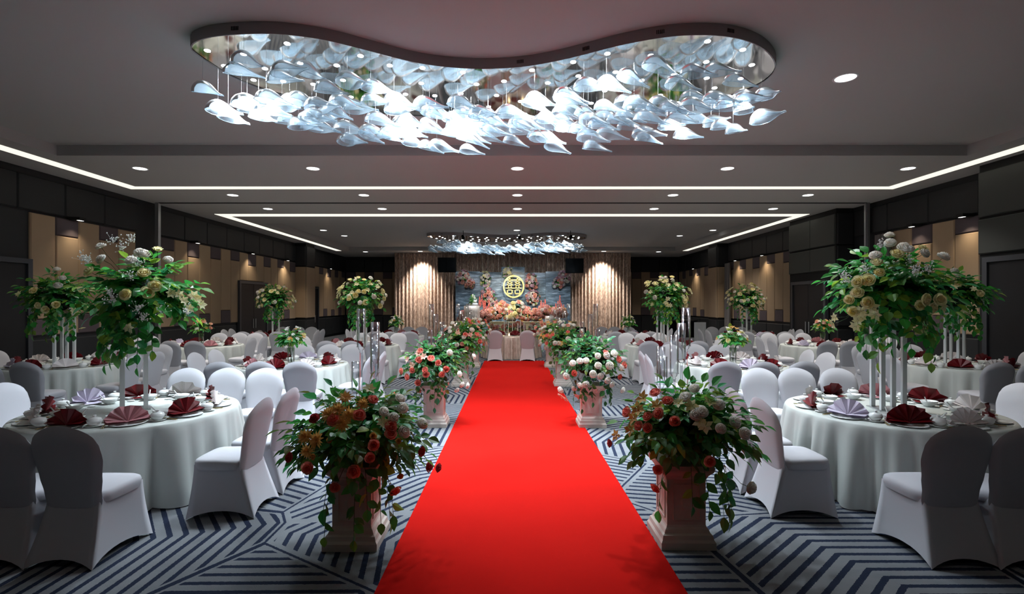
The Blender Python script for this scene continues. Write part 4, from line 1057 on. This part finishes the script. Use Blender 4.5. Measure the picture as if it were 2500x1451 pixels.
# gold double-happiness emblem
E = at(1254, 700, 26.0)
t = thing('double_happiness_emblem', 'round gold emblem with a double happiness character on the backdrop', 'emblem', (E.x, E.y, E.z), 0)
def ring_mb(rx, rz, w, d, n=48):
    vs = []
    for i in range(n):
        a = 2 * pi * i / n
        for k, y in ((1, -d), (1, d), (1 - w, d), (1 - w, -d)): vs.append((rx * k * cos(a), y, rz * k * sin(a)))
    return MB().add(vs, [(i*4+k, i*4+(k+1) % 4, ((i+1) % n)*4+(k+1) % 4, ((i+1) % n)*4+k) for i in range(n) for k in range(4)])
ob('ring', ring_mb(.54, .58, .13, .03).mesh('ring', M['goldpaint']), t)
def xi(mb, cx, s):
    def bar(x0, x1, z0, z1): mb.box(cx + x0 * s, cx + x1 * s, -.022, .022, (z0 - .5) * 2 * .43, (z1 - .5) * 2 * .43)
    bar(-.5, .54, .85, .92); bar(-.09, .09, .72, 1.0); bar(-.38, .38, .72, .785)
    bar(-.38, .38, .655, .695); bar(-.38, -.24, .55, .695); bar(.24, .38, .55, .695); bar(-.38, .38, .545, .585)
    bar(-.26, -.14, .42, .52); bar(.14, .26, .42, .52); bar(-.56, .56, .385, .43)
    bar(-.40, .40, .285, .33); bar(-.40, -.26, .06, .33); bar(.26, .40, .06, .33); bar(-.40, .40, .05, .10)
xm = MB(); xi(xm, -.195, .36); xi(xm, .195, .36)
ob('character', xm.mesh('character', M['goldpaint']), t)
sp_ = MB().box(-.02, .02, 0, .05, -.1, .1)
ob('bracket', MB().box(-.02, .02, .03, .44, -.02, .02).box(-.45, .45, .03, .05, -.02, .02).mesh('bracket', M['speaker']), t)
# flower clusters on the backdrop
dusk = [('rose', 'peach', 22, .085), ('lily', 'mauve', 26, .13), ('peony', 'white', 14, .085)]
green = [('lily', 'yellow', 22, .12), ('peony', 'white', 18, .08), ('lily', 'mauve', 10, .12)]
for k, (px, py, rp, rz, sp, nm) in enumerate(((1131, 678, 17, 1.15, dusk, 'upper left'), (1146, 692, 13, .9, dusk, 'upper left, lower spray'), (1184, 682, 14, 1.4, green, 'second board'), (1192, 722, 18, 1.2, dusk, 'second board, lower spray'),
        (1207, 745, 17, 1.0, dusk, 'left of the emblem foot'), (1240, 668, 13, 1.2, green, 'above the emblem'), (1298, 690, 16, 1.4, dusk, 'right of the emblem'), (1302, 728, 17, 1.2, dusk, 'right of the emblem, lower spray'),
        (1364, 690, 16, .95, dusk, 'upper right, lower spray'), (1378, 677, 15, 1.1, dusk, 'upper right'))):
    cluster_of_flowers('backdrop_flowers', 'mauve and cream flowers fixed to the backdrop, %s' % nm, px, py, rp * .92, 26.36, sp, 300 + k, rzk=rz, depth=.24, group='backdrop flower clusters', nfol=26)
# flower bank on the stage
warm = [('rose', 'peach', 34, .095), ('peony', 'peach', 20, .10), ('peony', 'white', 9, .09), ('lily', 'amber', 10, .12)]
crm = [('peony', 'yellow', 24, .11), ('peony', 'white', 12, .10), ('rose', 'peach', 20, .09)]
for k, (px, py, rp, sp, nm) in enumerate(((1186, 772, 17, warm, 'far left'), (1210, 765, 19, warm, 'left'), (1228, 752, 17, warm, 'left of centre'), (1246, 768, 20, crm, 'centre left'), (1262, 752, 19, crm, 'centre'), (1281, 768, 20, warm, 'centre right'),
        (1307, 771, 18, warm, 'right of centre'), (1329, 762, 18, warm, 'right'), (1352, 764, 15, warm, 'between boards at right'), (1371, 764, 14, warm, 'far right'), (1131, 770, 9, warm, 'left of the cake table'), (1124, 784, 9, warm, 'low, left of the cake table'), (1360, 785, 9, warm, 'low, far right'))):
    rp *= .88; C = at(px, py, 24.4); rzk = min(1.6, max(.8, (C.z - .47) / (rp / F * 24.4)))
    cluster_of_flowers('stage_flowers', 'peach and pink flowers banked on the stage, %s' % nm, px, py, rp, 24.4 + .1 * (k % 3), sp, 330 + k, rzk=1.0, group='flower bank on the stage', nfol=14)
# pink plumes
def plume(px, py, h, label, seed):
    b = at(px, py, 25.0); h += b.z - ST; b.z = ST + .001; r = random.Random(seed); mb = MB(); stm = MB()
    t = thing('pink_plume', label, 'plume', b, 0, 'pink plumes on the stage')
    for s in range(3):
        x = (s - 1) * .10; hh = h * r.uniform(.8, 1.1)
        stm.tube((x * .3, 0, 0), (x, 0, hh - .3), .006, n=4)
        for i in range(60):
            v = r.random(); rad = .05 * (1 - v) ** .7 + .006; a = r.uniform(0, 6.28)
            p = Vector((x + rad * cos(a), rad * sin(a), hh - .5 * (1 - v)))
            mb.put(bud_mb, Matrix.Translation(p) @ Matrix.Diagonal((.016, .016, .035, 1)))
    ob('plume_mass', mb.mesh('plume_mass', M['coral']), t, kind='stuff'); ob('stem', stm.mesh('stem', M['stem']), t)
for k, (px, py, h, nm) in enumerate(((1176, 765, .75, 'right of the cake table'), (1189, 762, .55, 'left part of the flower bank'), (1326, 760, .6, 'right part of the flower bank'), (1362, 760, .62, 'before the rightmost board'), (1371, 762, .6, 'at the right end of the bank'))):
    plume(px, py, h, 'feathery pink plumes standing %s' % nm, 500 + k)
# riser, boxes and stage furniture
def crate(name, a, b, tp, Y, d, z0, m, label, cat):
    pa, pb = at(a, tp, Y), at(b, tp, Y); w = pb.x - pa.x; h = pa.z - z0
    t = thing(name, label, cat, ((pa.x + pb.x) / 2, Y + d / 2, z0))
    ob('body', MB().box(-w/2, w/2, -d/2, d/2, 0, h - .03).mesh('body', M[m]), t)
    ob('top', MB().box(-w/2 - .015, w/2 + .015, -d/2 - .015, d/2 + .015, h - .03, h).mesh('top', M[m]), t)
crate('stage_riser', 1196, 1331, 786, 23.75, .25, ST, 'stagebox', 'long gold-brown riser along the front of the stage flowers', 'riser')
crate('gold_plinth', 1389, 1408, 785, 23.4, .45, ST, 'stagebox', 'gold-brown plinth box at the right end of the stage', 'plinth')
crate('gold_plinth', 1099, 1130, 786, 23.4, .45, ST, 'stagebox', 'gold-brown plinth box at the left end of the stage', 'plinth')
for s, a, b, nm in ((-1, 1076, 1098, 'left'), (1, 1409, 1431, 'right')):
    pa, pb = at(a, 800, 22.6), at(b, 800, 22.6); w = pb.x - pa.x
    t = thing('subwoofer', 'black floor loudspeaker box at the %s foot of the stage' % nm, 'loudspeaker', ((pa.x + pb.x) / 2, 22.6, .001))
    ob('cabinet', MB().box(-w/2, w/2, 0, .55, 0, pa.z).mesh('cabinet', M['speaker']), t)
    ob('grille', MB().box(-w/2 + .03, w/2 - .03, -.015, 0, .04, pa.z - .04).mesh('grille', M['joint']), t)
def draped_table(px, tp, rpx, Y, z0, label, m='champagne'):
    c = at(px, tp, Y); rr_ = rpx / F * Y; h = c.z - z0; n = 60; vs = []
    rows = [(.001, h), (.9, h), (1, h - .01)] + [(1.0 + .10 * k / 5, h - .02 - (h - .03) * k / 5) for k in range(1, 6)]
    for j, (k, z) in enumerate(rows):
        for i in range(n):
            a = 2 * pi * i / n; f = (.05 * sin(15 * a) + .03 * sin(22 * a + 1)) * max(0, j - 2) / 5
            vs.append((rr_ * (k + f) * cos(a), rr_ * (k + f) * sin(a), z))
    fs = [(r_ * n + i, r_ * n + (i + 1) % n, (r_ + 1) * n + (i + 1) % n, (r_ + 1) * n + i) for r_ in range(len(rows) - 1) for i in range(n)]
    ob('draped_table', MB().add(vs, fs).mesh('draped_table', M[m], True), None, (c.x, Y, z0), label=label, cat='table')
    return c
c = draped_table(1152, 747, 19, 24.0, ST, 'slim round cake table under a pleated champagne cloth')
c2 = draped_table(1342, 772, 11, 23.9, ST, 'small round side table with a gold pleated skirt on the stage')
cb_ = Vector((c.x + .08, 24.0, c.z + .001))
t = thing('wedding_cake', 'tiered white cake covered with a cascade of white roses and dark leaves', 'cake', cb_)
tiers = [(.20, .0, .12), (.15, .12, .26), (.10, .26, .40), (.06, .40, .50)]
for r_, a, b in tiers: ob('tier', MB().lathe([(.001, a), (r_, a), (r_, b - .01), (r_ - .01, b), (.001, b)], 20).mesh('tier', M['china'], True), t)
q = random.Random(3)
for i in range(26):
    v = q.random(); z = v * .5; rad = lerp(.21, .06, v); a = -pi / 2 + R(q.gauss(-30 + 40 * v, 28))
    out = Vector((cos(a), sin(a), .2)).normalized()
    ob('rose', flower_mesh('peony', 'white', i), t, Vector((rad * cos(a), rad * sin(a), z + .03)), Vector((0, 0, 1)).rotation_difference(out).to_euler(), .042)
foliage(t, cb_, cb_ + Vector((-.05, -.06, .24)), (.20, .2, .28), 34, 'dleaf', 0, 9, size=.085, core=False, per=4)
# hanging loudspeakers
for s, a, b, tp, bt, nm in ((-1, 1069, 1111, 629, 664, 'left'), (1, 1383, 1425, 631, 666, 'right')):
    Y = 24.6; pa, pb = at(a, tp, Y), at(b, bt, Y); w, h = pb.x - pa.x, pa.z - pb.z; zt = pa.z - pb.z
    t = thing('hanging_loudspeaker', 'black loudspeaker hung from the ceiling %s of the stage' % nm, 'loudspeaker', ((pa.x + pb.x) / 2, Y, pb.z))
    ob('cabinet', MB().box(-w/2, -.004, 0, .5, 0, h).box(.004, w/2, 0, .5, 0, h).mesh('cabinet', M['speaker']), t)
    ob('grille', MB().box(-w/2 + .02, -.012, -.012, 0, .02, h - .02).box(.012, w/2 - .02, -.012, 0, .02, h - .02).mesh('grille', M['speaker']), t)
    for x in (-w * .3, 0, w * .3): ob('rod', MB().tube((x, .25, h), (x, .25, ZU - pb.z), .008, n=6).mesh('rod', M['joint']), t)
# added stage spotlights: small ceiling projectors put in to brighten boards and flowers
can_me = MB().lathe([(.001, .16), (.055, .16), (.06, .10), (.06, -.02), (.05, -.02)], 14).mesh('can', M['speaker'], True)
lens_me = MB().lathe([(.001, -.012), (.05, -.012)], 14).mesh('lens', M['downglow'])
for x, e, tgt, nm, col in ((-2.0, 1.0, (-1.5, 26.4, 2.2), 'left', (1, .95, .95)), (0.3, 1.3, (.1, 25.4, 1.9), 'middle', (1, .9, .72)), (2.4, 1.0, (1.9, 26.4, 2.2), 'right', (.95, .96, 1))):
    loc = Vector((x, 21.0, ZU - .30)); d = Vector(tgt) - loc
    t = thing('added_stage_spotlight', 'small black spotlight added to brighten the stage, %s one' % nm, 'spotlight', loc, 0, 'added stage spotlights')
    qt = d.to_track_quat('-Z', 'Y').to_euler()
    ob('can', can_me, t, (0, 0, 0), qt); ob('lens', lens_me, t, (0, 0, 0), qt)
    ob('yoke', MB().tube((0, 0, .05), (0, 0, .30), .012, n=8).mesh('yoke', M['joint']), t)
    light('lamp', 'SPOT', t, d.normalized() * .03, 800 * e, col, .05, qt, R(46), .7)
# odds and ends by the far right wall
t = thing('console_table', 'black console table before the far right back wall', 'table', (9.0, 27.6, 0))
ob('tabletop', MB().box(-.9, .9, -.3, .3, .86, .92).mesh('tabletop', M['joint']), t); ob('body', MB().box(-.85, .85, -.25, .28, .001, .86).mesh('body', M['speaker']), t)
pa = at(1723, 830, 19.0)
t = thing('folding_screen', 'low white slatted screen standing among the far right tables', 'screen', (pa.x - .1, 19.3, 0.001))
for i in range(9): ob('slat', MB().box(-.02, .02, -.012, .012, .03, 1.05).mesh('slat', M['white_post']), t, (-.18 + i * .045, 0, 0))
ob('frame', MB().box(-.215, -.2, -.02, .02, 0, 1.1).box(.2, .215, -.02, .02, 0, 1.1).box(-.2, .2, -.02, .02, 1.05, 1.1).mesh('frame', M['white_post']), t)
